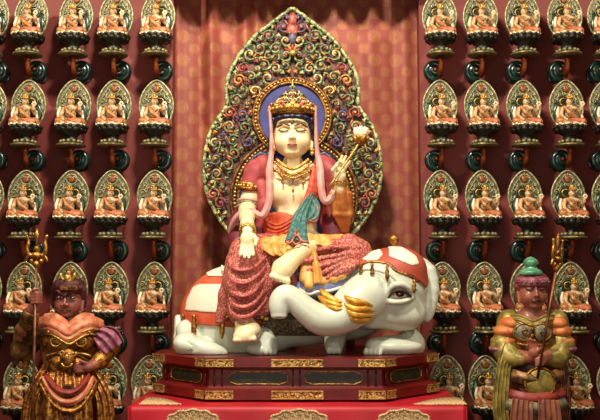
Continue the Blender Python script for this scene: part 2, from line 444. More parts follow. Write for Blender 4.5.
# ------------------------------------------------------------------ altar table with satin cloth
ZT = P(300, 403.5, -.85).z
def altar():
    xa, xb = P(131, 408, -.95).x, P(464, 408, -.95).x; yf = -.98; yb = .10
    t = thing('altar_table', 'long altar table hidden under red satin, carrying the lacquered plinth', 'table', ((xa+xb)/2, -.3, 0))
    mb = MB(); mb.box(((xa+xb)/2, (yf+yb)/2, ZT-.045), ((xb-xa)/2-.02, (yb-yf)/2-.02, .03)); mb.vprism([(xa+.35, yb-.02), (xb-.35, yb-.02), (xb-.55, .68), (xa+.55, .68)], ZT-.075, ZT-.015); mb.build('tabletop', LACQ, t)
    for sx in (-1, 1):
        for yy in (yf+.12, yb-.12):
            mb = MB(); mb.box(((xa+xb)/2+sx*((xb-xa)/2-.14), yy, (ZT-.07)/2), (.05, .05, (ZT-.07)/2)); mb.build('leg', LACQ, t)
    # cloth: profile swept along x with soft drop
    cl = thing('tablecloth', 'bright red satin cloth with gold embroidery draped over the altar table', 'tablecloth', ((xa+xb)/2, -.3, ZT))
    mb = MB(); prof = [(yb, ZT), (yf+.03, ZT)]+[(yf+.03-.05*math.sin(a), ZT-.05+.05*math.cos(a)) for a in np.linspace(.2, PI/2, 6)]+[(yf-.03, ZT-.3), (yf-.04, ZT-.75)]
    n = 120; vs = []; fs = []
    for lay in (0, 1):
        for i in range(n+1):
            x = xa+(xb-xa)*i/n
            for q, (y, z) in enumerate(prof):
                fr = max(0, (ZT-.06-z)); yy = y-.05*fr*math.sin(x*14); vs.append((x, yy+(.008 if lay and q > 2 else 0), z-(.01 if lay and q <= 2 else 0)))
    K = len(prof); S = K*(n+1)
    for i in range(n):
        for q in range(K-1):
            a = i*K+q; fs.append((a, a+1, a+K+1, a+K)); a += S; fs.append((a, a+K, a+K+1, a+1))
    for q in range(K-1):
        fs.append((q, q+S, q+1+S, q+1)); a = n*K+q; fs.append((a, a+1, a+1+S, a+S))
    mb.add(vs, fs); mb.build('cloth', SATIN, cl)
    mb = MB(); mb.vprism([(xa+.33, yb-.01), (xb-.33, yb-.01), (xb-.53, .70), (xa+.53, .70)], ZT-.012, ZT); mb.build('rear_cloth', SATIN, cl)
    # side drops
    for sx, xx in ((-1, xa), (1, xb)):
        mb = MB(); mb.box((xx+sx*.012, (yf+yb)/2, ZT-.36), (.008, (yb-yf)/2+.01, .35)); mb.build('side_drop', SATIN, cl)
    # embroidered lotus medallions over the front edge
    def medallion(px, wpx, front=True):
        mb = MB(); c = P(px, 411, yf-.05); hw = wpx*.0089
        mb.tube([(c.x+hw*math.cos(a)*(1+.05*math.cos(12*a)), yf-.055, c.z-.10+.11*math.sin(a)*(1+.05*math.cos(12*a))) for a in np.linspace(0, PI, 40)], .012, n=6)
        mb.prism([(c.x+hw*.97*math.cos(a)*(1+.05*math.cos(12*a)), c.z-.10+.105*math.sin(a)*(1+.05*math.cos(12*a))) for a in np.linspace(0, PI, 40)], yf-.055, yf-.03)
        for k in range(9):
            a = PI*(k+.5)/9; mb.tube(spiral((c.x+hw*.72*math.cos(a), yf-.06, c.z-.10+.08*math.sin(a)), .018, 1.1, a, n=10), .005, n=5)
        mb.build('embroidery', LACE, cl)
    medallion(193, 26); medallion(299, 29); medallion(404, 26)
    for (pa, pb, sg) in ((140, 182, 1), (413, 466, -1)):
        mb = MB(); a = P(pa, 408, -.9).x; b = P(pb, 408, -.9).x; out = []
        N = 36; base = []
        for i in range(N+1):
            t = i/N; q = t if sg > 0 else 1-t
            y = -.94+.42*math.sin(PI*min(1, (q*.62+.38)))*(1-.25*q)+.012*math.sin(i*1.7)
            base.append((a+(b-a)*t, y))
        vs = []
        for (x, y) in base: vs += [(x, -.95, ZT+.002), (x, y, ZT+.002), (x, -.95, ZT+.012), (x, y, ZT+.012)]
        fs = []
        for i in range(N):
            q = 4*i; fs += [(q+2, q+6, q+7, q+3), (q, q+1, q+5, q+4), (q, q+4, q+6, q+2), (q+1, q+3, q+7, q+5)]
        mb.add(vs, fs); mb.build('embroidery', LACE, cl)
altar()
# ------------------------------------------------------------------ lacquered octagonal plinth
ZP0 = ZT+.012; YPF = -.75; sP = (YPF+DIST)/F
ZP1 = P(296, 357.5, YPF).z
def plinth():
    cx = P(295.5, 380, YPF).x; hf = 88.5*sP; xo = 138.5*(.55-.75+DIST)/F; dY = .55
    t = thing('plinth', 'low eight-sided red lacquer plinth with carved gold mounts, beneath the white elephant', 'plinth', (cx, 0, ZP0))
    def octo(ins):
        a = hf-ins*.42; b = xo-ins; yf = YPF+ins; yc = YPF+dY+ins*.4; yb = .66-ins
        return [(cx-a, yf), (cx+a, yf), (cx+b, yc), (cx+b, .08), (cx+a, yb), (cx-a, yb), (cx-b, .08), (cx-b, yc)]
    H = ZP1-ZP0; z = lambda f: ZP0+H*f
    def part(nm, lv, mat):
        mb = MB(); n = 8; vs = []; fs = []
        for f, ins in lv: vs += [(x, y, z(f)) for x, y in octo(ins)]
        for k in range(len(lv)-1):
            for i in range(n): fs.append((k*n+i, k*n+(i+1) % n, (k+1)*n+(i+1) % n, (k+1)*n+i))
        fs.append(tuple(range(n))[::-1]); fs.append(tuple((len(lv)-1)*n+i for i in range(n)))
        mb.add(vs, fs, 0, False); return mb.build(nm, mat, t)
    part('lower_band', [(0, 0), (.02, -.015), (.24, -.015), (.27, 0), (.27, .03), (.32, .05)], LACQ)
    part('waist', [(.32, .06), (.70, .06)], LACQ)
    part('upper_band', [(.70, .05), (.75, .03), (.75, 0), (.78, -.015), (.97, -.015), (1, 0)], LACQ)
    # per side: frame for mounts
    def on_side(p, q, u0, u1, f0, f1, mb, th=.012, out=.015, mi=0, poly=None):
        a, b = Vector((*p, 0)), Vector((*q, 0)); d = (b-a).normalized(); nrm = Vector((d.y, -d.x, 0)); L_ = (b-a).length
        pts = poly or [(u0, f0), (u1, f0), (u1, f1), (u0, f1)]
        base = [a+d*(u*L_)+nrm*out+Vector((0, 0, z(f))) for u, f in pts]; top = [v+nrm*th for v in base]; n = len(pts)
        mb.add(base+top, [tuple(range(n))[::-1], tuple(range(n, 2*n))]+[(i, (i+1) % n, (i+1) % n+n, i+n) for i in range(n)], mi, False)
    O = octo(-.002); W = octo(.058)
    sides = {'front': (0, 1), 'right': (1, 2), 'left': (7, 0), 'far_right': (2, 3), 'far_left': (6, 7)}
    lay = {'front': [(0.0, .155), (.365, .655), (.85, 1.0)], 'right': [(0, .16), (.78, 1.0)], 'left': [(0, .22), (.84, 1.0)],
           'far_right': [(0, .14)], 'far_left': [(.86, 1)]}
    for sd, (i, j) in sides.items():
        for u0, u1 in lay[sd]:
            for f0, f1 in ((.04, .24), (.79, .97)):
                mb = MB(); on_side(O[i], O[j], u0, u1, f0, f1, mb)
                on_side(O[i], O[j], u0, u1, f1-.025, f1, mb, .02, mi=1); on_side(O[i], O[j], u0, u1, f0, f0+.02, mb, .018, mi=1)
                mb.build('gold_mount', [BRASS, GOLDB], t)
    def cartouche(i, j, u0, u1):
        pts = []; N = 48; fc, fh = .51, .162
        L_ = math.dist(O[i], O[j]); uw = (u1-u0)/2; uc = (u0+u1)/2
        for k in range(N):
            a = 2*PI*k/N; cu = abs(math.cos(a))**.35*math.copysign(1, math.cos(a)); sv = abs(math.sin(a))**.7*math.copysign(1, math.sin(a))
            pts.append((uc+uw*cu, fc+fh*(sv*(1-.12*abs(math.cos(4*a))))))
        mb = MB(); on_side(W[i], W[j], 0, 0, 0, 0, mb, .006, .002, poly=pts); pn = mb.build('panel', PANEL, t)
        a_, b_ = Vector((*W[i], 0)), Vector((*W[j], 0)); d = (b_-a_); nrm = Vector((d.y, -d.x, 0)).normalized()
        mb = MB(); mb.tube([a_+d*u+nrm*.01+Vector((0, 0, z(f))) for u, f in pts], .0055, n=6, closed=True); mb.build('gilt_border', GOLD, t)
    cartouche(0, 1, .115, .455); cartouche(0, 1, .555, .885); cartouche(1, 2, .16, .80); cartouche(7, 0, .22, .86)
    for (i, j, us) in ((0, 1, (.03, .075, .485, .525, .965, .92)), (1, 2, (.06, .92)), (7, 0, (.1, .94))):
        a_, b_ = Vector((*W[i], 0)), Vector((*W[j], 0)); d = b_-a_; nrm = Vector((d.y, -d.x, 0)).normalized()
        for u in us:
            mb = MB(); q = a_+d*u+nrm*.012; mb.tube([q+Vector((0, 0, z(.33))), q+Vector((0, 0, z(.69)))], .010, n=6); mb.build('stile', LACQ, t)
plinth()
exec_parts = []
# ------------------------------------------------------------------ elephant
def elephant():
    t = thing('elephant_statue', 'large white elephant sculpture kneeling on the red plinth under the seated figure', 'statue', P(300, 356, -.1)*1.0)
    t.location.z = ZP1
    s = SDF(.011); c = lambda a, b, Y: P(a, b, Y)
    s.ell(c(238, 318, .02), (.56, .40, .50), k=.1); s.ell(c(300, 312, .02), (.62, .38, .34), k=.12)
    s.ell(c(350, 300, -.08), (.44, .34, .38), k=.14)
    s.ell(c(389, 289, -.33), (.36, .33, .37), k=.1); s.ell(c(366, 282, -.42), (.20, .2, .22), k=.08)
    s.ell(c(403, 267, -.40), (.19, .2, .15), k=.08)
    s.ell(c(402, 314, -.42), (.22, .2, .16), k=.08); s.ell(c(370, 316, -.42), (.18, .18, .12), k=.08)
    s.cap([c(372, 290, -.5), c(356, 304, -.6), c(339, 317, -.68), c(321, 320, -.72), c(307, 311, -.74), c(296, 301, -.74), c(286, 295, -.74), c(279, 301, -.75), c(279, 312, -.76)],
          [.22, .19, .145, .120, .100, .086, .078, .070, .066], k=.05, fine=3)
    s.ell(c(279, 316, -.77), (.072, .065, .025), k=.02); s.ell(c(279, 320, -.79), (.04, .05, .03), k=.01, sub=True)
    # trunk wrinkles
    for (a, b) in ((296, 299), (302, 306), (309, 313), (318, 319), (328, 321)):
        pass
    # brow and eyelid rolls
    s.cap([c(386, 296, -.66), c(391, 287, -.69), c(400, 284, -.70), c(409, 288, -.67), c(413, 296, -.62)], .022, k=.03, fine=3)
    s.cap([c(385, 300, -.64), c(394, 302, -.68), c(405, 301, -.67), c(413, 297, -.62)], .018, k=.025, fine=3)
    s.ell(c(399, 294, -.72), (.085, .06, .05), k=.02, sub=True)
    # ears
    s.cap([c(417, 262, -.2), c(427, 272, -.2), c(430, 290, -.22), c(428, 308, -.24), c(427, 318, -.26)], [.06, .085, .085, .07, .04], k=.03, fine=2)
    # legs
    s.ell(c(394, 346, -.36), (.27, .2, .095), k=.03); s.cap([c(375, 347, -.42), c(414, 346, -.3)], [.085, .1], k=.04); s.ell(c(410, 342, -.25), (.13, .16, .13), k=.05)
    s.cap([c(336, 330, -.25), c(334, 346, -.38)], [.12, .09], k=.04)
    s.ell(c(196, 347, -.32), (.17, .15, .10), k=.03); s.cap([c(186, 330, -.2), c(190, 346, -.34), c(213, 351, -.42)], [.10, .095, .05], k=.03)
    s.cap([c(262, 338, -.32), c(268, 346, -.42)], [.12, .10], k=.04); s.ell(c(262, 349, -.45), (.14, .12, .07), k=.03)
    for q in range(3): s.ell(c(270+q*4-4, 351.5, -.56+q*.03), (.03, .03, .035), k=.012)
    for q in range(4): s.ell(c(366+q*4.5, 352+q*.3, -.50-.012*q), (.028, .03, .04), k=.012)
    for q in range(3): s.ell(c(329+q*5, 350, -.46), (.03, .03, .04), k=.012)
    # tail tuft grooves at the haunch
    s.cap([c(178, 318, -.02), c(178, 338, -.12), c(184, 348, -.3)], [.035, .04, .04], k=.03)
    s.grid(); s.clip_z(ZP1+.001); s.build('body', EWHITE, t, grid=False)
    # feathery tail tuft lying on the haunch
    q = SDF(.008); q.ell(c(201, 348, -.44), (.26, .10, .085), k=.02, rot=(0, .22, 0)); q.ell(c(186, 344, -.38), (.12, .11, .12), k=.04)
    for n in range(9):
        a = n/8; q.cap([c(186+2*a, 339+13*a, -.50), c(200, 341.5+11.5*a, -.55), c(213, 346+8*a, -.55), c(224-2*a, 351+3.5*a, -.50)], .007, k=.006, fine=3, sub=True)
    q.grid(); q.clip_z(ZP1+.004); q.build('tail_tuft', EWHITE, t, grid=False)
    # toenails: ivory tint
    # eye
    e = MB(); e.ell(c(399.5, 294.5, -.655), (.074, .045, .034), 0, 10); ey = e.build('eye', M('eye_white', (214, 190, 160), .3, coat=.5), t)
    e = MB(); e.ell(c(400, 294, -.685), (.042, .022, .032), 0, 10); e.build('pupil', M('eye_dark', (36, 18, 14), .2, coat=.6), ey)
    e = MB(); e.tube(curve([c(388, 297.5, -.675), c(394, 291.5, -.70), c(402, 290.5, -.705), c(411, 296.5, -.665)]), .014, n=6); e.build('eyelid', MOUTHD, ey)
    # rear saddle blanket
    def patch(name, ells, poly, Y, mat, grow, res=.011, extra=None):
        q = SDF(res)
        for (cc, rr, kk) in ells: q.ell(cc, tuple(v+grow for v in rr), k=kk)
        if extra: extra(q)
        q.grid(); q.clip_poly(XZ(poly, Y)); q.clip_y(.3); q.clip_z(ZP1+.01)
        return q.build(name, mat, t, grid=False)
    rump = [(c(238, 318, .02), (.56, .40, .50), .1), (c(300, 312, .02), (.62, .38, .34), .12)]
    bl = patch('saddle_blanket', rump, [(172, 296), (186, 282), (206, 270), (232, 258), (330, 268), (345, 300), (340, 332), (262, 330), (236, 327), (186, 324), (178, 318)], -.3, M('blanket_orange', (196, 74, 42), .6, 0, (212, 96, 60), 8), .022)
    patch('white_panel', rump, [(190, 287), (197, 284), (226, 284), (222, 313), (183, 311), (184, 300)], -.35, M('blanket_white', (232, 222, 196), .5), .034)
    patch('white_panel', rump, [(200, 271.5), (222, 262), (236, 262), (230, 276), (206, 276)], -.3, M('blanket_white', (232, 222, 196), .5), .034)
    patch('patterned_panel', rump, [(268, 300), (300, 296), (342, 300), (342, 337), (262, 336)], -.4, M('blanket_dark', (52, 44, 34), .6, 0, (110, 96, 66), 40, .4, 60), .034)
    sh = [(c(300, 312, .02), (.62, .38, .34), .12), (c(350, 300, -.08), (.44, .34, .38), .14)]
    patch('teal_panel', sh, [(300, 286), (352, 278), (344, 300), (330, 312), (312, 308), (302, 300)], -.4, M('blanket_teal', (70, 100, 96), .6, 0, (150, 160, 120), 45, .3), .05)
    # hanging tassels on the blanket edge
    def tassel(px, py, Y, ln, r=.022, name='tassel'):
        mb = MB(); a = c(px, py, Y)
        prof = [(r*.4, 0), (r, -.02), (r*.6, -.035), (r*1.15, -.06), (r*.7, -.08), (r*1.2, -.10), (r*1.0, -ln*.8), (r*.3, -ln)]
        mb.lathe([(x, z) for x, z in prof][::-1], a, 0, 10, petal=lambda i, an: .12*math.cos(5*an)); return mb.build(name, GOLD, t)
    for px, py, Y, ln in ((183, 314, -.2, .17), (194, 314, -.36, .22), (222, 313, -.44, .24)): tassel(px, py, Y, ln)
    # gilt bows
    def bow(px, py, Y, s_=1.0):
        mb = MB(); o = c(px, py, Y)
        for k, (dx, dz, a) in enumerate(((-.05, .05, 2.3), (.05, .06, .8), (-.06, -.02, 3.4), (.06, -.03, -.3), (0, -.08, -1.6))):
            mb.tube(curve([o, o+Vector((dx*.7-.02, -.03, dz*.8))*s_, o+Vector((dx*1.3, -.02, dz*1.2))*s_, o+Vector((dx*.9+.02, 0, dz*.7))*s_, o], 5), [.012]+[.02*s_]*19+[.012], n=7)
        mb.ell(o+Vector((0, -.03, 0)), .028*s_, 1, 6); return mb.build('bow', [GOLDD, GOLDB], t)
    bow(227, 308, -.44); bow(234, 315, -.46, .9); bow(262, 317, -.46, .7)
    # red and white head cloth
    hd = [(c(389, 289, -.33), (.36, .33, .37), .1), (c(403, 267, -.40), (.19, .2, .15), .08), (c(366, 282, -.42), (.20, .2, .22), .08), (c(350, 300, -.08), (.44, .34, .38), .14)]
    hc = patch('head_cloth', hd, [(352, 262), (366, 250), (388, 242), (404, 240), (424, 256), (436, 272), (426, 288), (421, 284), (410, 276), (396, 272), (388, 264), (376, 262), (366, 262), (358, 268)], -.45, M('headcloth_red', (176, 74, 52), .55), .024)
    WP = M('blanket_white', (232, 222, 196), .5)
    for poly in ([(362, 259), (371, 251), (382, 248), (384, 254), (378, 260), (368, 261)], [(391, 245), (404, 246), (417, 256), (420, 264), (412, 266), (398, 260), (389, 256)]):
        patch('white_inset', hd, poly, -.6, WP, .032)
    ft = MB()
    for pl in (curve([c(358, 267.5, -.62), c(368, 262, -.68), c(378, 262, -.70), c(388, 264, -.72), (c(396, 271, -.73)), c(408, 275, -.71), c(418, 282, -.63)]),):
        ft.tube(pl, .012, n=6)
    ft.build('gilt_trim', GOLD, t)
    for px, py, Y, ln in ((361, 265, -.63, .09), (372, 263, -.69, .10), (387, 265, -.745, .15), (414, 279, -.70, .13)): tassel(px, py, Y, ln, .018)
    fin = MB(); o = c(394, 249, -.36); fin.lathe([(.05, -.08), (.05, -.03), (.02, 0), (.035, .02), (.018, .04), (.04, .06), (.05, .09), (.04, .12), (.012, .14), (0, .15)], o, 0, 16); fin.build('finial', GOLD, t)
    # gilded tusk-leaves
    def leafs(lst, name):
        mb = MB()
        for pts, w_ in lst:
            cs = curve([c(*p) for p in pts], 5); n = len(cs); mb.tube(cs, [max(.003, w_*math.sin(PI*(.04+.9*i/(n-1))**.8)) for i in range(n)], 0, 8, flat=.55)
        return mb.build(name, M('tusk_gold', (232, 178, 70), .38, .45, (206, 140, 44), 14), t)
    leafs([([(344, 296, -.80), (353, 301, -.85), (364, 303, -.84), (374, 306, -.74)], .033), ([(344, 303, -.82), (354, 309, -.86), (366, 309, -.84), (375, 311, -.74)], .033),
           ([(346, 309, -.82), (354, 314, -.86), (364, 315, -.84), (375, 315, -.75)], .033), ([(347, 316, -.80), (356, 319.5, -.84), (366, 320, -.81), (373, 318, -.74)], .03)], 'tusk_sheath')
    leafs([([(320, 289, -.70), (327, 296, -.76), (336, 301, -.80), (346, 303, -.78)], .034), ([(318, 296, -.70), (326, 301, -.77), (336, 305, -.82), (345, 306, -.80)], .034),
           ([(321, 303, -.72), (328, 306, -.79), (336, 309, -.83), (344, 309, -.82)], .03)], 'tusk_sheath')
    # blue-white saddle pad under the rider
    mb = MB(); pts = []
    for i in range(41):
        u = i/40; px = 224+u*130; py = 268+10*math.sin(PI*u*.9)+6*u+2.2*math.sin(u*34); pts.append((px, py))
    q = SDF(.011); q.ell(c(289, 274, -.05), (.66, .42, .10), k=.03); q.cap([c(300, 286, -.54), c(312, 290, -.56), c(322, 286, -.56), c(334, 284, -.53), c(346, 277, -.46), c(352, 271, -.40)], [.05, .06, .06, .07, .06, .05], k=.03, fine=3); q.build('saddle_pad', SKYB, t)
    mb = MB(); mb.tube(curve([c(299, 289, -.60), c(309, 294, -.63), c(318, 291.5, -.64), c(328, 291, -.62), c(338, 288, -.59), c(345, 284, -.54), c(354, 275, -.46)]), .014, n=7); mb.build('pad_border', M('pad_cream', (226, 220, 200), .45), t); mb = MB()
    mb.tube(curve([c(222, 266, -.2), c(224, 271, -.26), c(232, 273, -.36), c(240, 274, -.42)]), .014, n=7)
    mb.build('pad_border', M('pad_cream', (226, 220, 200), .45), t)
    return t
elephant()
# ------------------------------------------------------------------ aureole behind the rider
def inpoly(x, y, poly):
    r = False; j = len(poly)-1
    for i in range(len(poly)):
        if (poly[i][1] > y) != (poly[j][1] > y) and x < (poly[j][0]-poly[i][0])*(y-poly[i][1])/(poly[j][1]-poly[i][1])+poly[i][0]: r = not r
        j = i
    return r
YA = .50
def aureole():
    CX = 292.5
    half = [(0, 8), (10, 15), (22, 24), (35, 34), (46, 46), (56, 60), (64, 76), (66, 92), (66, 106), (74, 118), (82, 132), (87, 150), (88.5, 168), (87, 186), (82, 202), (74, 217), (65, 229), (54, 240), (49, 243)]
    t = thing('aureole', 'tall pointed aureole of pale green scrollwork with a blue halo, behind the seated figure', 'aureole', P(CX, 275, YA+.1)*1.0)
    t.location.z = ZP1+.0
    outl = [(CX+a, b) for a, b in half]+[(CX-a, b) for a, b in half[::-1][:-1]]
    mb = MB(); mb.prism(XZ(outl, YA), YA, YA+.05); mb.build('back_panel', BACKP, t)
    # rim of curling leaves
    for sg in (1, -1):
        mb = MB(); cs = curve([P(CX+sg*a, b, YA-.03) for a, b in half], 8); n = len(cs)
        mb.tube(cs, [.016+.010*abs(math.sin(i*.55)) for i in range(n)], 1, 8)
        for i in range(3, n-3, 5): mb.ell(cs[i]+Vector((0, -.01, 0)), (.020, .02, .024), 0 if i % 2 else 1, 5)
        mb.build('rim', [GREEN, CREAM], t)
    # halos
    H1 = (CX-.5, 116.5, 33.5); H2 = (CX+1.5, 198, 54)
    for nm, (hx, hy, hr), yy in (('body_halo', H2, YA-.035), ('head_halo', H1, YA-.075)):
        c0 = P(hx, hy, yy); R = hr*(yy+DIST)/F*1.0
        mb = MB(); mb.prism([(c0.x+R*math.cos(a), c0.z+R*math.sin(a)) for a in np.linspace(0, 2*PI, 72, False)], yy, yy+.03); hal = mb.build(nm, BLUE, t)
        mb = MB()
        for rr, r_, mi in ((1.03, .018, 0), (1.17, .016, 0)):
            mb.tube([(c0.x+R*rr*math.cos(a), yy-.01, c0.z+R*rr*math.sin(a)) for a in np.linspace(0, 2*PI, 80, False)], r_, mi, 6, closed=True)
        N = int(R*2*PI/.036)
        for i in range(N):
            a = 2*PI*i/N; mb.ell((c0.x+R*1.10*math.cos(a), yy-.02, c0.z+R*1.10*math.sin(a)), (.017, .02, .017), 1, 5)
        mb.build('beaded_ring', [GOLDD, GOLDB], hal)
    def free(px, py, pad):
        if not inpoly(px, py, outl): return False
        for q in range(8):
            a = q*PI/4
            if not inpoly(px+pad*math.cos(a), py+pad*math.sin(a), outl): return False
        if math.hypot(px-H1[0], py-H1[1]) < H1[2]*1.2+pad: return False
        if py > 140 and math.hypot(px-H2[0], py-H2[1]) < H2[2]*1.2+pad: return False
        return True
    mats = [GREEN, CREAM, ORANGE, REDE, PURP, GOLDB, SALM]
    pts = []; R_ = random.Random(11)
    for pad, dmin, tries in ((6.2, 13.5, 1500), (4.2, 9.2, 2500), (2.5, 5.6, 4000)):
        for _ in range(tries):
            a = R_.uniform(0, 90); b = R_.uniform(14, 240)
            if free(CX+a, b, pad*.85) and (a > pad*.9 or a < .0) and all(math.hypot(a-x, b-y) > (pad+q)*.93 for x, y, q in pts): pts.append((a, b, pad))
    for sg in (1, -1):
        mb = MB(); rr = random.Random(3)
        for a, b, pad in pts:
            o = P(CX+sg*a, b, YA-.035-.03*rr.random()); st = rr.uniform(0, 6.28); hand = 1 if rr.random() < .6 else -1
            st = st if sg > 0 else PI-st; hand *= sg; r = pad*.0102
            mi = rr.choices(range(7), (11, 9, 1.6, 1.6, 1.6, 1.2, 1.4))[0]
            if pad > 3:
                mb.tube(spiral(o, r, 1.25 if pad > 5 else .9, st, hand, 18, tail=r*.7, ydip=.03), [.006+.0085*math.sin(PI*min(1, .15+i/24)) for i in range(22)], (0 if rr.random() < .65 else 1) if pad > 3 and mi < 2 else mi, 6)
                mb.ell(o+Vector((0, -.035, 0)), .018 if pad > 5 else .012, rr.choice((2, 3, 4, 6, 5)), 5)
                for q in range(3):
                    an = st+q*2.1; ce = o+Vector((r*.95*math.cos(an), -.015, r*.95*math.sin(an)))
                    mb.ell(ce, (.034 if pad > 5 else .024, .014, .011), rr.choice((0, 1, 0, 2, 3, 4)), 5, rot=(0, -(an+1.2*hand), 0))
            else:
                an = rr.uniform(0, PI)
                for q in (-.5, 0, .5): mb.ell(o+Vector((.012*q, -.005, .01*q)), (.030, .014, .010), mi, 5, rot=(0, an+q*1.5, 0))
        mb.build('scrollwork', mats, t)
    # centre flame and blossom
    mb = MB()
    for k, (py, w_, h_, mi) in enumerate(((20, .05, .09, 3), (30, .07, .08, 3), (38, .05, .07, 4))): mb.ell(P(CX, py, YA-.05), (w_, .03, h_), mi, 8)
    for k in range(7):
        an = PI*(.0+k/6); mb.ell(P(CX, 53, YA-.06)+Vector((.06*math.cos(an), 0, .06*math.sin(an))), (.045, .02, .018), 3 if k % 2 else 2, 6, rot=(0, -an, 0))
    mb.ell(P(CX, 53, YA-.09), .035, 5, 8); mb.build('flower', mats, t)
    # posts to the plinth
    for px, top in ((238, 205), (350, 205)):
        a = P(px, top, YA+.02); mb = MB(); mb.tube([(a.x, a.y+.03, ZP1+.002), (a.x, a.y+.03, a.z)], .05, 0, 12); mb.build('post', M('post_brown', (112, 54, 28), .45), t)
aureole()
# ------------------------------------------------------------------ seated bodhisattva
def head_parts(t, cx, cy, Y, sw, sh, skin, res=.0045, stern=False, names=True):
    """head of half-width sw px, half-height sh px at pixel cx,cy; returns the head mesh"""
    k = (Y+DIST)/F; W, H = sw*k, sh*k; o = P(cx, cy, Y)
    V = lambda a, b, c: o+Vector((a*W, b*W, c*H))
    s = SDF(res)
    s.ell(V(0, .15, .15), (W*.98, W*1.05, H*.86), k=.02); s.ell(V(0, -.12, -.38), (W*.92, W*.84, H*.60), k=W*.35); s.ell(V(0, -.55, -.82), (W*.32, W*.30, H*.15), k=W*.3)
    for q in (-1, 1):
        s.ell(V(q*.45, -.55, -.30), (W*.36, W*.36, H*.26), k=W*.3)
        s.ell(V(q*.42, -.86, .20), (W*.30, W*.16, H*.09), k=W*.05, sub=True)       # socket
        s.ell(V(q*.42, -.74, .14), (W*.25, W*.2, H*.085), k=W*.06)                  # lid
        s.cap([V(q*.14, -.98, .28), V(q*.42, -.93, .37), V(q*.76, -.66, .28)], [W*.05, W*.055, W*.03], k=W*.1)
        s.cap([V(q*1.0, .1, .25), V(q*1.04, .1, -.1), V(q*.98, .02, -.62)], [W*.12, W*.10, W*.11], k=W*.06)   # long ears
        s.ell(V(q*.13, -1.12, -.24), (W*.10, W*.10, H*.06), k=W*.05)
    s.cap([V(0, -.93, .30), V(0, -1.04, .0), V(0, -1.20, -.20)], [W*.07, W*.085, W*.13], k=W*.10)
    s.ell(V(0, -.96, -.52), (W*.24, W*.12, H*.05), k=W*.06); s.ell(V(0, -.93, -.60), (W*.18, W*.11, H*.045), k=W*.05)
    hd = s.build('head', skin, t)
    return hd, V, W, H
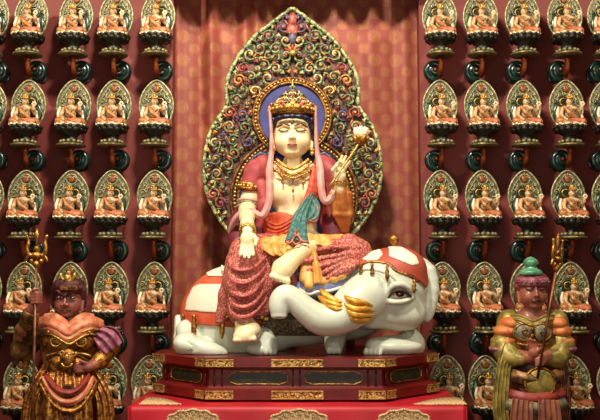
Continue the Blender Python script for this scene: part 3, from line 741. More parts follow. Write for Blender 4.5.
def bodhisattva():
    t = thing('bodhisattva_statue', 'large seated figure with ivory skin, gilt crown and rose robes, riding the white elephant', 'statue', P(293, 275, -.05)*1.0)
    c = P
    def ty(px, py):   # front of the torso
        return -.07-.155*math.sqrt(max(0, 1-((px-293)/36)**2))
    # body: one continuous ivory surface
    s = SDF(.008)
    s.ell(c(293, 190, -.04), (.27, .16, .26), k=.05); s.cap([c(262, 172, -.03), c(326, 172, -.03)], .09, k=.06)
    s.ell(c(295, 225, -.04), (.22, .15, .18), k=.08); s.ell(c(278, 192, -.14), (.12, .07, .09), k=.06); s.ell(c(307, 192, -.14), (.12, .07, .09), k=.06)
    s.cap([c(293, 172, -.05), c(293, 150, -.08)], [.10, .085], k=.05)
    s.ell(c(293, 241, -.05), (.34, .26, .12), k=.06)
    s.cap([c(259, 174, -.03), c(250, 198, -.08), c(247, 211, -.22), c(247.5, 230, -.62)], [.10, .085, .078, .054], k=.03, fine=3)
    s.cap([c(327, 174, -.03), c(338, 198, -.06), c(344, 214, -.14), c(341, 196, -.26), c(338, 183, -.32)], [.10, .08, .072, .055, .044], k=.02, fine=2)
    # viewer-left hand: palm out, fingers down
    h = c(247.5, 239, -.68); s.ell(h, (.068, .036, .08), k=.03)
    for dx, ln, dr in ((-.048, .10, -.012), (-.017, .12, -.004), (.014, .125, .004), (.043, .10, .012)):
        a = h+Vector((dx, -.01, -.055)); s.cap([a, a+Vector((dr*.4, -.012, -ln*.45)), a+Vector((dr, -.04, -ln*.8)), a+Vector((dr, -.075, -ln*.95))], [.019, .018, .016, .013], k=.008)
    s.cap([h+Vector((.055, -.01, .03)), h+Vector((.085, -.03, -.01)), h+Vector((.075, -.055, -.055))], [.024, .02, .016], k=.015)
    # viewer-right hand holding the stem
    h = c(340, 175, -.36); s.ell(h, (.055, .036, .07), k=.02, rot=(0, .25, 0)); s.cap([c(338, 183, -.32), h], [.044, .045], k=.03)
    for pts, r in (([(-.035, -.01, .05), (-.03, -.03, .10), (0, -.06, .13), (.03, -.07, .11)], .016), ([(-.01, -.01, .06), (0, -.02, .13), (.02, -.04, .18)], .016),
                   ([(.015, -.01, .06), (.035, -.02, .13), (.055, -.03, .175)], .016), ([(.04, -.01, .05), (.075, -.02, .10), (.10, -.03, .13)], .015),
                   ([(-.05, -.01, 0), (-.07, -.045, .045), (-.035, -.075, .085)], .02)):
        s.cap([h+Vector(q) for q in pts], [r, r, r*.85, r*.75][:len(pts)], k=.008)
    # folded foot in the lap
    s.cap([c(318, 244, -.36), c(304, 250, -.54), c(296, 257, -.60)], [.085, .078, .072], k=.03); s.cap([c(296, 257, -.60), c(289, 263, -.64), c(283, 269, -.66), c(281, 273, -.67)], [.072, .085, .098, .09], k=.03)
    for q in range(5): s.ell(c(272.5+q*3.9, 276+q*1.3, -.72), (.032-.002*q, .045, .034), k=.012)
    s.build('body', IVORY, t)
    # pendant foot
    s = SDF(.008); s.ell(c(248, 331, -.62), (.12, .14, .085), k=.05); s.cap([c(243, 318, -.52), c(247, 330, -.58)], [.085, .1], k=.05); s.ell(c(243, 336, -.72), (.09, .07, .06), k=.04)
    for q in range(5): s.ell(c(235.5+q*4.6, 340-q*.35, -.765+.008*q), (.027, .035, .027), k=.012)
    s.build('foot', IVORY, t)
    # head
    hd, V, W, H = head_parts(t, 292.3, 136, -.12, 19.2, 22.5, IVORY)
    mb = MB(); mb.ell(V(0, -1.0, .46), (.017, .014, .017), 0, 6); mb.build('forehead_mark', BROW, hd)
    for q in (-1, 1):
        mb = MB(); mb.tube(curve([V(q*.12, -1.02, .31), V(q*.42, -.99, .41), V(q*.80, -.70, .30)]), .009, n=5); mb.build('eyebrow', BROW, hd)
        mb = MB(); mb.tube(curve([V(q*.19, -.93, .13), V(q*.42, -.97, .075), V(q*.70, -.80, .15)]), .006, n=5); mb.build('eyelid_line', MOUTHD, hd)
        mb = MB(); mb.ell(V(q*1.03, -.1, -.66), .028, 0, 6); mb.ell(V(q*1.03, -.12, -.80), .022, 0, 6); mb.build('earring', GOLDB, hd)
    mb = MB(); mb.ell(V(0, -1.03, -.505), (.052, .03, .010), 0, 8); mb.ell(V(0, -1.00, -.565), (.040, .03, .012), 0, 8); mb.build('lips', LIP, hd)
    # hair
    s = SDF(.008); s.ell(c(292.5, 122, -.02), (.225, .20, .20), k=.03); s.ell(c(292.5, 136, .06), (.225, .14, .26), k=.05); s.ell(c(292.5, 103, -.03), (.16, .14, .12), k=.06)
    for q in (-1, 1):
        s.cap([c(292.5+q*19, 120, -.16), c(292.5+q*20, 140, -.08), c(292.5+q*22, 160, -.02), c(292.5+q*30, 165, -.10), c(292.5+q*38, 176, -.14), c(292.5+q*44, 190, -.10)], [.035, .04, .045, .035, .028, .012], k=.03, fine=2)
        s.cap([c(292.5+q*24, 158, -.06), c(292.5+q*32, 154, -.06), c(292.5+q*42, 162, -.10), c(292.5+q*47, 172, -.1)], [.03, .03, .02, .01], k=.03, fine=2)
    s.cap([c(276, 119, -.24), c(285, 116.5, -.31), c(300, 116.5, -.31), c(309, 119, -.24)], .022, k=.02, fine=2)
    s.build('hair', HAIR, t)
    # crown
    cr = MB(); o = c(292.5, 111.5, -.09)
    cr.lathe([(.215, -.045), (.235, -.03), (.225, 0), (.24, .03), (.215, .04)], o, 0, 40); 
    for i in range(28):
        a = 2*PI*i/28; cr.ell(o+Vector((.24*math.cos(a), .24*math.sin(a), 0)), .017, 1, 5)
    for i in range(30):
        a = 2*PI*i/30; cr.ell(o+Vector((.225*math.cos(a), .225*math.sin(a), .052)), .016, 0 if i % 2 else 2, 5)
    cm = [GOLD, GOLDB, REDE, CREAM, PURP]
    crn = cr.build('crown', cm, t)
    for k, (dx, hgt, wd) in enumerate(((-16, 10, .055), (-9, 17, .065), (0, 27, .07), (9, 17, .065), (16, 10, .055))):
        mb = MB(); y = -.09-.21*math.sqrt(max(0, 1-(dx/22)**2)); b0 = c(292.5+dx, 107, y); hh = hgt*.0098
        b1 = b0+Vector((-dx*.0028, .05, hh))
        for q in (-1, 1):
            for f, r in ((.25, .42), (.5, .34), (.75, .24)):
                o2 = b0.lerp(b1, f)+Vector((q*wd*r*.9, -.01, 0)); mb.tube(spiral(o2, wd*.42*(1-f*.4), .9, -PI/2 if q > 0 else PI*1.5, q, 12, tail=.02), .010, 3 if f != .5 else 1, 5)
        mb.ell(b0.lerp(b1, .12)+Vector((0, -.02, 0)), (.030, .02, .03), 1 if k % 2 == 0 else 2, 6)
        mb.ell(b0.lerp(b1, .42), (.024, .018, .034), 2 if k % 2 == 0 else 4, 6); mb.ell(b0.lerp(b1, .72), (.020, .016, .03), 1, 6)
        mb.tube([b0, b1, b1+Vector((0, 0, .03))], [.02, .012, .002], 0, 6); mb.build('crown_leaf', cm, crn)
    # crown ribbons hanging down and looping over the arms
    for q in (-1, 1):
        mb = MB(); x0 = 292.5+q*22.5
        if q < 0: pts = [(269.5, 107, -.16), (271, 128, -.20), (271.5, 150, -.22), (269.5, 172, -.25), (270, 190, -.27), (268, 205, -.28), (262, 216, -.30), (252, 212, -.33), (242, 213, -.30), (234, 222, -.22), (230, 232, -.1)]
        else: pts = [(315.5, 107, -.16), (316, 128, -.20), (317, 150, -.22), (320, 168, -.25), (321, 184, -.28), (323, 198, -.30), (328, 201, -.30), (334, 192, -.28), (337, 180, -.2)]
        mb.ribbon([c(*p) for p in pts], [.014, .017, .022, .036, .036, .034, .034]+[.034]*(len(pts)-8)+[.02], .018, folds=1, amp=.006, curv=.014); mb.build('ribbon', RIBBON, t)
    # shoulder sleeves, rose
    for q in (-1, 1):
        s = SDF(.008)
        if q < 0: s.cap([c(263, 163, -.07), c(256, 172, -.09), c(251, 184, -.10)], [.085, .115, .10], k=.03); s.cap([c(262, 185, -.15), c(264, 205, -.16), c(259, 225, -.14)], [.05, .06, .05], k=.03)
        else: s.cap([c(322, 163, -.07), c(330, 172, -.09), c(336, 188, -.10), c(330, 210, -.02), c(333, 232, .0)], [.085, .115, .105, .10, .11], k=.03, fine=2)
        s.build('sleeve', ROSE, t)
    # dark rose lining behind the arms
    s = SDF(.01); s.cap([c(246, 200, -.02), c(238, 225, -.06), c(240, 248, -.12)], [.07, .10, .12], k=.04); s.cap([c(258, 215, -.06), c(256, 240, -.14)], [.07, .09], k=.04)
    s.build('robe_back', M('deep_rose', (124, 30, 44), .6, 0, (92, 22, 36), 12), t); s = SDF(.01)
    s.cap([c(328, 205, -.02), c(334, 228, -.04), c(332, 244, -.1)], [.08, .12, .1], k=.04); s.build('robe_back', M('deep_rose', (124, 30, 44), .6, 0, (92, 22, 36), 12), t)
    # ochre sleeve of the raised arm
    s = SDF(.008); s.cap([c(340, 190, -.25), c(342, 200, -.20), c(344, 213, -.13), c(344, 228, -.10)], [.088, .105, .095, .05], k=.03)
    for q in range(4): s.cap([c(331+q*6.5, 193, -.31), c(335+q*5, 214, -.23), c(342+q*2, 232, -.14)], [.018, .022, .012], k=.025)
    s.build('raised_sleeve', M('ochre_sleeve', (206, 138, 66), .42, .15, (176, 96, 44), 7), t)
    # armlets, bracelets
    def ring(name, pts_c, R, axis, mats, n=2, gap=.03):
        mb = MB(); ax = Vector(axis).normalized(); a = ax.orthogonal().normalized(); b = ax.cross(a); o = c(*pts_c)
        for k in range(n):
            oo = o+ax*(gap*(k-(n-1)/2)); mb.tube([oo+a*(R*math.cos(x))+b*(R*math.sin(x)) for x in np.linspace(0, 2*PI, 28, False)], .016, k % 2, 6, closed=True)
        if n == 2:
            for x in np.linspace(0, 2*PI, 18, False): mb.ell(o+a*((R+.008)*math.cos(x))+b*((R+.008)*math.sin(x)), .016, 1, 5)
        return mb.build(name, mats, t)
    ring('armlet', (249.5, 187, -.085), .105, (.12, 0, 1), [GOLD, GOLDB], 2, .045); ring('bracelet', (247, 205, -.14), .092, (.05, .3, 1), [RIBBON, CREAM], 3, .03)
    ring('bracelet', (247.5, 230, -.61), .060, (0, -1.4, -1), [GOLDB, GOLDB], 2, .02); ring('bracelet', (338.5, 184, -.315), .056, (.1, .3, 1), [GOLDB, GOLD], 2, .025)
    # necklaces
    def neck(x0, x1, y0, dip, r, mi, beads):
        mb = MB(); N = 40; pts = []
        for i in range(N+1):
            u = i/N*2-1; px = (x0+x1)/2+u*(x1-x0)/2; py = y0+dip*(1-abs(u)**1.6); pts.append(c(px, py, ty(px, py)-.018+.05*abs(u)**3-.02*(1-u*u)))
        mb.tube(pts, r, mi, 6)
        if beads:
            for p in pts[::2]: mb.ell(p+Vector((0, -.008, 0)), r*1.35, 1, 5)
        return mb
    n1 = neck(277, 308, 160, 9, .014, 0, True); nk = n1.build('necklace', [GOLD, GOLDB], t)
    neck(275, 311, 162.5, 12, .012, 1, True).build('strand', [GOLD, GOLDB], nk); neck(270, 316, 166, 12, .009, 0, True).build('strand', [GOLD, GOLDB], nk)
    neck(269, 318, 170, 4, .008, 0, False).build('strand', [GOLD, GOLDB], nk)
    for px, py, ln in ((293, 177, .13), (283, 176, .07), (303, 176, .07)):
        mb = MB(); o = c(px, py, ty(px, py)-.03); mb.ell(o+Vector((0, 0, 0)), (.024, .014, .026), 1, 6); mb.tube([o, o+Vector((0, 0, -ln*.6))], .006, 0, 5); mb.ell(o+Vector((0, 0, -ln)), (.012, .012, .028), 0, 6)
        if ln > .1:
            for q in (-1, 1): mb.tube(spiral(o+Vector((q*.034, 0, .012)), .024, 1, 0, q, 10), .007, 1, 5)
        mb.build('pendant', [GOLD, GOLDB], nk)
    # sash across the chest and round the waist
    s = SDF(.007)
    def strip(pts, r, k=.012): s.cap([c(px, py, ty(px, py)+dy) for px, py, dy in pts], r, k=k, fine=3)
    for q in range(6):
        f = q/5; strip([(322-9*f, 168, .02), (318-7*f, 186, -.01), (309-4*f, 204-2*f, -.02), (298-4*f, 218+f*0, -.03), (281, 215+14*f, -.02), (264, 216+20*f, .03)], [.026, .030, .028, .026, .028, .026])
    for q in range(5): strip([(264, 219+4.5*q, .0), (276, 225+3.5*q, -.055), (290, 219+3.5*q, -.065), (302, 209+3*q, -.055), (312, 196-1*q, -.04), (320-2*q, 174, .0)], .010, .006)
    for q in range(3): strip([(264, 222+7*q, .02), (276, 228+5*q, -.03), (290, 222+5*q, -.04), (302, 214+4*q, -.03)], .02, .01)
    s.build('sash', SASH, t)
    # teal scarf
    mb = MB(); mb.ribbon([c(312, 194, ty(312, 194)-.03), c(305, 206, -.30), c(300, 218, -.33), c(298, 231, -.46), c(297, 242, -.60)], [.025, .05, .07, .085, .115], .014, folds=3, amp=.010, curv=.01, side=(1, 0, -.1), nu=21); sf = mb.build('scarf', TEAL, t)
    mb = MB(); mb.tube(curve([c(285, 242, -.64), c(290, 243, -.65), c(294, 237, -.61), c(297, 230, -.56), c(299, 236, -.61), c(303, 241, -.64), c(309, 242, -.64)]), .010, n=6); mb.tube(curve([c(293, 239, -.63), c(297, 235, -.61), c(301, 241, -.64), c(296, 244, -.65), c(292, 241, -.64)]), .009, n=6); mb.build('piping', M('piping_pink', (206, 122, 104), .45, .1, (150, 60, 50), 20), sf)
    mb = MB(); mb.ribbon([c(312, 198, -.26), c(315, 206, -.28), c(313, 214, -.29), c(308, 219, -.29)], [.02, .05, .055, .03], .014, folds=2, amp=.008); mb.build('scarf_loop', TEAL, t)
    mb = MB(); mb.tube(curve([c(305, 216, -.30), c(311, 222, -.31), c(317, 220, -.30), c(318, 210, -.29), c(313, 201, -.28)]), .010, n=6); mb.build('piping', M('piping_pink', (0, 0, 0)), sf)
    # ochre skirt at the waist
    s = SDF(.008)
    s.cap([c(263, 243, -.34), c(280, 247, -.40), c(300, 247, -.42), c(322, 244, -.40), (c(341, 240, -.30))], [.065, .085, .09, .085, .06], k=.04)
    for k, (a, b) in enumerate((((306, 252, -.50), (304, 279, -.62)), ((311, 252, -.52), (309, 285, -.64)))): s.cap([c(*a), c(*b)], [.035, .045], k=.015)
    for px, py in ((323, 281), (333, 278), (341, 275)): s.ell(c(px, py, -.60), (.06, .05, .05), k=.02)
    s.cap([c(304, 247, -.32), c(320, 243, -.31), c(336, 238, -.25)], [.05, .055, .04], k=.03); s.build('skirt', YELLOW, t)
    for pts, wd, fo, cu in (([(300, 240.5, -.38), (300, 245.5, -.41), (300, 250.5, -.44)], [.37, .40, .40], 9, .10), ([(275, 246, -.48), (276, 251, -.52), (277, 257, -.55)], [.10, .12, .04], 2, .03),
                            ([(263, 242, -.40), (264, 248, -.47), (266, 252, -.50)], [.07, .09, .05], 2, .02), ([(289, 246, -.50), (289, 252, -.56), (289, 255, -.57)], [.09, .08, .03], 2, .02),
                            ([(327, 240, -.38), (330, 244, -.42), (333, 248, -.45)], [.14, .16, .12], 3, .03), ([(312, 247, -.53), (316, 262, -.62), (319, 284, -.66)], [.02, .035, .045], 1, .01)):
        mb = MB(); mb.ribbon([c(*p) for p in pts], wd, .018, folds=fo, amp=.012, curv=cu, nu=31, side=(1, 0, 0)); mb.build('skirt_fold', YELLOW, t)
    # rose brocade over the knees
    s = SDF(.008)
    s.cap([c(282, 245, -.10), c(262, 250, -.28), c(246, 256, -.44)], [.14, .145, .15], k=.05)
    s.cap([c(246, 252, -.46), c(243, 285, -.54), c(242, 312, -.50)], [.155, .165, .13], k=.05); s.cap([c(262, 252, -.40), c(262, 285, -.46), c(262, 308, -.44)], [.10, .11, .09], k=.06)
    s.cap([c(233, 262, -.46), c(227, 295, -.46), c(220, 320, -.44)], [.07, .075, .05], k=.05)
    s.cap([c(312, 252, -.18), c(332, 254, -.30), c(350, 256, -.40)], [.10, .13, .14], k=.05); s.cap([c(355, 258, -.40), c(335, 268, -.46), c(312, 274, -.48)], [.14, .115, .09], k=.06)
    s.cap([c(349, 246, -.40), c(361, 250, -.36)], [.12, .10], k=.05); s.cap([c(290, 282, -.44), c(276, 292, -.42)], [.06, .04], k=.04)
    s.cap([c(292, 276, -.5), c(296, 288, -.52)], [.05, .03], k=.02)
    # swag folds on the hanging cloth
    for q, (yy, dp) in enumerate(((262, 9), (272, 12), (283, 14), (295, 13), (306, 12))):
        s.cap([c(229, yy-3, -.58), c(233, yy+dp*.7, -.66), c(243, yy+dp, -.715-.004*q), c(255, yy+dp*.6, -.65), c(266, yy-6, -.55)], [.012, .020, .024, .020, .010], k=.022, fine=3)
    # radiating folds over the viewer-right knee
    for q, (x2, y2) in enumerate(((301, 262), (305, 272), (309, 280), (318, 284), (328, 282), (338, 279), (346, 274))):
        s.cap([c(363-q, 252+q*1.5, -.50), c((363+x2)/2+2, (252+y2)/2-1+q*.3, -.635), c(x2, y2, -.60)], [.010, .022, .026], k=.014, fine=3)
    s.cap([c(312, 246, -.40), c(335, 242, -.44), c(356, 243, -.48)], [.02, .028, .02], k=.03, fine=2)
    s.cap([c(308, 252, -.44), c(332, 247, -.53), c(358, 247, -.52)], [.02, .026, .018], k=.02, fine=2)
    for px in (270, 276): s.cap([c(px, 250, -.42), c(px+1, 300, -.46)], [.02, .025], k=.02)
    s.build('robe', PINKB, t)
    mb = MB()
    for yy, dp in ((262, 9), (272, 12), (283, 14), (295, 13), (306, 12)):
        mb.tube(curve([c(230, yy-1, -.605), c(233, yy+dp*.7, -.69), c(243, yy+dp, -.755), c(255, yy+dp*.6, -.685), c(265, yy-4, -.575)]), .009, n=5)
    mb.build('fold_edges', ROSE, t)
    # scalloped hem
    mb = MB(); mb.tube(curve([c(x, 248+4*math.sin(i*1.9)+(3 if 268 < x < 292 else 0), -.47-.003*(x-262) if x < 285 else -.54+.002*(x-285)) for i, x in enumerate(range(264, 302, 4))]), .012, n=6); mb.build('hem', M('hem_brown', (140, 60, 44), .5), t)
    # lotus stem in the raised hand
    l = thing('lotus_stem', 'gilded stem with a pale lotus bud held up in the raised hand', 'flower', c(345, 172, -.42)*1.0)
    mb = MB(); mb.tube(curve([c(330, 186, -.42), c(340, 171, -.43), c(350, 157, -.44), c(358, 145, -.44), c(361, 138, -.44)]), [.009]*8+[.012]*9+[.014]*8, n=7); mb.build('stem', GOLDB, l)
    mb = MB(); o = c(361, 137, -.44)
    for k in range(8):
        a = 2*PI*k/8; mb.ell(o+Vector((.035*math.cos(a), .035*math.sin(a), .03)), (.034, .034, .068), 0, 7, rot=(-.35*math.sin(a), .35*math.cos(a), 0))
    mb.ell(o+Vector((0, 0, .05)), (.035, .035, .06), 0, 8); mb.build('bud', M('bud_cream', (238, 224, 190), .4), l)
    mb = MB()
    for k in range(6):
        a = 2*PI*k/6; mb.ell(o+Vector((.04*math.cos(a), .04*math.sin(a), -.03)), (.028, .04, .06), 0, 6, rot=(-.7*math.sin(a), .7*math.cos(a), 0))
    mb.build('calyx', GOLD, l)
bodhisattva()
# ------------------------------------------------------------------ figurines in rows on both side walls
YN = .32; KN = (YN+DIST)/F
PETAL = M('lotus_dark', (52, 46, 34), .4, .35, (26, 28, 24), 20, .2); PLATE = M('dish_brass', (150, 138, 92), .35, .6, (104, 92, 56), 16)
OLIVE = M('aureole_olive', (184, 180, 136), .38, .3, (124, 126, 84), 26, .2); SMOKE = M('aureole_field', (112, 84, 64), .4, .2, (112, 112, 78), 14, .4)
FSKIN = M('figurine_cream', (214, 178, 128), .45, 0, (120, 82, 52), 26); FORG = M('figurine_orange', (180, 140, 82), .45, .2, (170, 94, 52), 26)
FGOLD = M('figurine_gold', (216, 170, 84), .38, .5, (160, 104, 40), 26); FWHITE = M('figurine_white', (240, 226, 190), .4, 0, (226, 190, 150), 20)
FHAIR = M('figurine_hair', (34, 32, 22), .4, .2); DGREEN = M('dark_green_glaze', (22, 46, 34), .3, .1, (40, 60, 36), 14, coat=.4); FRED = M('figurine_red', (178, 84, 48), .5, 0, (212, 136, 98), 20)
BGREEN = M('bracket_green', (22, 54, 44), .28, .15, (14, 30, 26), 6, coat=.4); AMBER = M('amber_stem', (176, 88, 34), .35, .4, (120, 52, 22), 10)
def figurine(sgn):
    """base at the origin; sgn=+1 left wall, -1 right wall (halo leans to the hall's middle)"""
    t = thing('bodhisattva_figurine', 'x', 'figurine')
    S = sgn
    mb = MB(); mb.lathe([(.06, 0), (.145, .004), (.155, .014), (.15, .026), (.10, .034), (.06, .036)], (0, 0, 0), 0, 32); mb.build('dish', PLATE, t)
    mb = MB(); mb.lathe([(.10, .034), (.09, .05), (.062, .075), (.066, .115), (.11, .145), (.158, .175), (.172, .20), (.15, .215), (.05, .22)], (0, 0, 0), 0, 28)
    for row, (R, z, n, w_, tl) in enumerate(((.150, .172, 13, .034, .6), (.162, .202, 16, .028, .9))):
        for i in range(n):
            a = 2*PI*(i+.5*row)/n; mb.ell((R*math.cos(a), R*math.sin(a), z), (.014, w_, .024), 0, 5, rot=(0, tl*.6, a))
    mb.build('lotus_seat', PETAL, t)
    mb = MB()
    for i in range(12):
        a = 2*PI*i/12; mb.ell((.105*math.cos(a), .105*math.sin(a), .052), (.022, .026, .020), 0, 5)
    mb.build('petal_ring', M('petal_pale', (132, 126, 88), .4, .35), t)
    # aureole, pointed oval with flaming rim
    ol = []
    for a in np.linspace(-PI/2, 3*PI/2, 44, False):
        x = .178*math.cos(a); zz = .455+.25*math.sin(a); pt = max(0, math.sin(a))**6*.045
        ol.append((x*(1-.17*max(0, math.sin(a))**3), zz+pt*.9-.02*max(0, math.sin(a))**8))
    ya = .085; mb = MB(); mb.prism(ol, ya, ya+.018, 0); mb.build('aureole_field', SMOKE, t)
    mb = MB(); mb.tube([(x, ya-.006, z) for x, z in ol], .0105, 0, 6, closed=True)
    for q in (.80,): mb.tube([(x*q, ya-.008, .44+(z-.44)*q) for x, z in ol], .006, 0, 5, closed=True)
    mb.tube([(.058*math.cos(a), ya-.012, .635+.052*math.sin(a)) for a in np.linspace(0, 2*PI, 16, False)], .007, 0, 5, closed=True)
    for q in (-1, 1):
        for (x, z, r, st) in ((.13, .34, .030, 0), (.135, .42, .030, 1), (.128, .50, .032, 2), (.105, .575, .028, 3), (.085, .52, .02, 1), (.03, .575, .018, 2)):
            mb.tube([(q*p.x, p.y, p.z) for p in spiral((x, ya-.010, z), r, 1.15, st, 1, 11, tail=.02)], .0065, 0, 5)
    mb.build('aureole', OLIVE, t)
    mb = MB(); mb.ell((0, ya-.01, .635), (.034, .015, .038), 0, 7); mb.ell((0, ya-.01, .68), (.015, .012, .03), 0, 5); mb.build('flame_jewel', M('jewel_red', (120, 48, 30), .4, .3, (150, 92, 44), 30), t)
    # halos
    mb = MB(); mb.ell((S*.058, .055, .37), (.095, .02, .13), 0, 9); mb.build('body_halo', DGREEN, t)
    mb = MB(); hx, hz = S*.045, .485; mb.tube([(hx+.062*math.cos(a), .035, hz+.062*math.sin(a)) for a in np.linspace(0, 2*PI, 22, False)], .011, 1, 6, closed=True)
    mb.tube([(hx+.038*math.cos(a), .032, hz+.038*math.sin(a)) for a in np.linspace(0, 2*PI, 18, False)], .008, 0, 5, closed=True); mb.prism([(hx+.06*math.cos(a), hz+.06*math.sin(a)) for a in np.linspace(0, 2*PI, 20, False)], .04, .05, 1)
    mb.build('head_halo', [FGOLD, DGREEN], t)
    # body: one continuous surface
    s = SDF(.006); v = Vector
    s.ell((0, -.02, .36), (.052, .04, .075), k=.03); s.cap([(-.055, -.02, .405), (.055, -.02, .405)], .027, k=.02); s.cap([(0, -.02, .40), (0, -.02, .45)], .018, k=.02)
    s.ell((0, -.025, .475), (.036, .038, .045), k=.008); s.ell((0, -.062, .468), (.008, .01, .009), k=.006)
    s.cap([(-.07, -.02, .40), (-.095, -.03, .345), (-.07, -.085, .29)], [.025, .021, .016], k=.012); s.cap([(-.07, -.085, .29), (-.055, -.11, .272)], [.018, .012], k=.01)
    s.cap([(.07, -.02, .40), (.10, -.03, .35), (.105, -.08, .385), (.105, -.09, .41)], [.025, .020, .015, .016], k=.012)
    s.cap([(.10, -.04, .235), (.03, -.12, .235)], [.03, .024], k=.01); s.ell((-.02, -.13, .23), (.036, .022, .016), k=.01)
    s.build('body', FSKIN, t)
    s = SDF(.007); s.cap([(-.02, 0, .25), (-.11, -.06, .262)], [.055, .050], k=.02); s.cap([(.02, 0, .25), (.115, -.06, .256)], [.055, .046], k=.02); s.ell((0, -.03, .245), (.12, .10, .035), k=.03)
    s.cap([(-.055, -.045, .415), (-.02, -.07, .35), (.04, -.06, .31)], [.018, .02, .022], k=.012); s.cap([(-.08, -.01, .40), (-.105, -.015, .33), (-.115, -.02, .27)], [.026, .03, .03], k=.02)
    s.build('robe', FORG, t)
    s = SDF(.007); s.cap([(.04, -.09, .262), (.11, -.09, .258)], [.032, .034], k=.02); s.cap([(.0, -.115, .272), (.06, -.12, .25)], [.016, .02], k=.01); s.build('knee_cloth', FRED, t)
    mb = MB()
    for i in range(13):
        x = -.145+.29*i/12; mb.ell((x, -.02-.115*math.sqrt(max(0, 1-(x/.16)**2)), .226+.006*math.sin(i*2)), (.017, .02, .013), 0, 5)
    mb.tube([(-.115, -.02, .42), (-.135, -.03, .35), (-.125, -.05, .28), (-.15, -.06, .235)], [.013, .016, .014, .018], 0, 6); mb.tube([(.115, -.02, .38), (.125, -.03, .32), (.135, -.05, .27), (.15, -.05, .23)], [.010, .013, .012, .015], 0, 6)
    mb.build('scarf', FWHITE, t)
    mb = MB(); mb.ell((0, -.012, .495), (.040, .040, .038), 0, 8); mb.ell((0, 0, .47), (.042, .03, .04), 0, 8); mb.build('hair', FHAIR, t)
    mb = MB(); mb.lathe([(.038, 0), (.044, .012), (.036, .016)], (0, -.018, .503), 0, 16); mb.ell((0, -.045, .535), (.013, .01, .028), 0, 6)
    for q in (-1, 1): mb.ell((q*.024, -.038, .525), (.011, .01, .02), 0, 6)
    mb.ell((0, -.015, .545), (.02, .02, .026), 0, 6); mb.build('crown', FGOLD, t)
    mb = MB(); mb.tube([(.035*math.cos(a), -.055-.012*abs(math.sin(a)), .398+.028*math.sin(a)) for a in np.linspace(PI, 2*PI, 9)], .006, 0, 5); mb.ell((0, -.062, .355), (.012, .008, .016), 0, 5); mb.build('necklace', FGOLD, t)
    mb = MB()
    for a in range(6): mb.ell((.112+.017*math.cos(a*1.05), -.095, .438+.017*math.sin(a*1.05)), .012, 0, 5)
    mb.tube([(.105, -.095, .405), (.112, -.095, .43)], .005, 0, 5); mb.build('flower', FWHITE, t)
    return t
def bracket(sgn):
    t = thing('wall_bracket', 'x', 'bracket'); S = sgn
    mb = MB(); mb.tube([(0, 0, -.004), (0, 0, -.05), (0, .03, -.13), (0, .10, -.19)], [.045, .024, .026, .03], 0, 10); mb.build('stem', AMBER, t)
    mb = MB(); cx, cz = S*.035, -.105; pts = []
    for i in range(34):
        u = i/33; a = PI*.9-S*0+u*2*PI*1.35; rr = .028+.072*u; pts.append((cx+S*rr*math.cos(a)*-1, .20-.06*(1-u), cz+rr*math.sin(a)))
    mb.tube(pts, [.020+.026*(i/33) for i in range(34)], 0, 8); mb.build('scroll', BGREEN, t)
    mb = MB(); mb.ell((cx, .17, cz), (.085, .03, .085), 0, 9); mb.build('scroll_back', BGREEN, t)
    mb = MB(); mb.ell((cx, .13, cz), (.020, .02, .020), 0, 7); mb.build('scroll_eye', AMBER, t)
    mb = MB(); mb.tube([(cx*.6, .18, -.16), (cx*.6, .30, -.15), (cx*.6, YW-YN-.003, -.10)], [.035, .035, .05], 0, 10); mb.ell((cx*.6, YW-YN-.02, -.10), (.07, .015, .09), 0, 8); mb.build('arm', BGREEN, t)
    return t
colsL = [-16, 24, 70, 111, 154]; colsR = [442.5, 484.5, 527.5, 571, 612]
z2 = P(300, 147, YN).z; z4 = P(300, 333, YN).z; dz = (z2-z4)/2
rowz = [z2+dz, z2, z2-dz, z2-2*dz, z2-3*dz]
ROWN = ['top row', 'second row', 'middle row', 'fourth row', 'bottom row']
CL = ['cut by the left picture edge', 'first whole column from the left edge', 'second whole column from the left edge', 'third whole column from the left edge', 'column nearest the curtain on its left']
CR = ['column nearest the curtain on its right', 'third column from the right edge', 'second column from the right edge', 'column beside the right picture edge', 'cut by the right picture edge']
CR = ['column just right of the curtain', 'second column right of the curtain', 'third column right of the curtain', 'fourth column right of the curtain', 'cut by the right picture edge']
CL = ['cut by the left picture edge', 'fourth column left of the curtain', 'third column left of the curtain', 'second column left of the curtain', 'column just left of the curtain']
def copy_thing(o):
    r_ = o.copy(); COL.objects.link(r_)
    for ch in list(o.children):
        d = ch.copy(); COL.objects.link(d); d.parent = r_
    return r_
for sgn, cols, names, side in ((1, colsL, CL, 'left wall'), (-1, colsR, CR, 'right wall')):
    pf, pb = figurine(sgn), bracket(sgn); first = True
    for ri, z in enumerate(rowz):
        for ci, px in enumerate(cols):
            if ri == 4 and ci == 2 or (ri == 4 and sgn == 1 and ci == 0): continue   # nothing of these shows in the photo
            x = P(px, 195, YN).x
            if ri == 4 and px == 154: x = P(148, 390, YN).x
            if ri == 4 and px == 442.5: x = P(449, 390, YN).x
            if ri == 4 and sgn == -1 and ci == 4: pass
            f = pf if first else copy_thing(pf); b = pb if first else copy_thing(pb); first = False
            f.location = (x, YN, z); b.location = (x, YN, z); f.rotation_euler = (0, 0, math.radians(((ri*7+ci*5) % 5-2)*2.0))
            f['label'] = 'seated figurine on dark lotus, '+ROWN[ri]+', '+names[ci]
            b['label'] = 'green scroll bracket, '+ROWN[ri]+', '+names[ci]
            f['group'] = 'seated figurines on the '+side; b['group'] = 'scroll brackets on the '+side
            if ri == 4: # their brackets fall below the frame
                pass
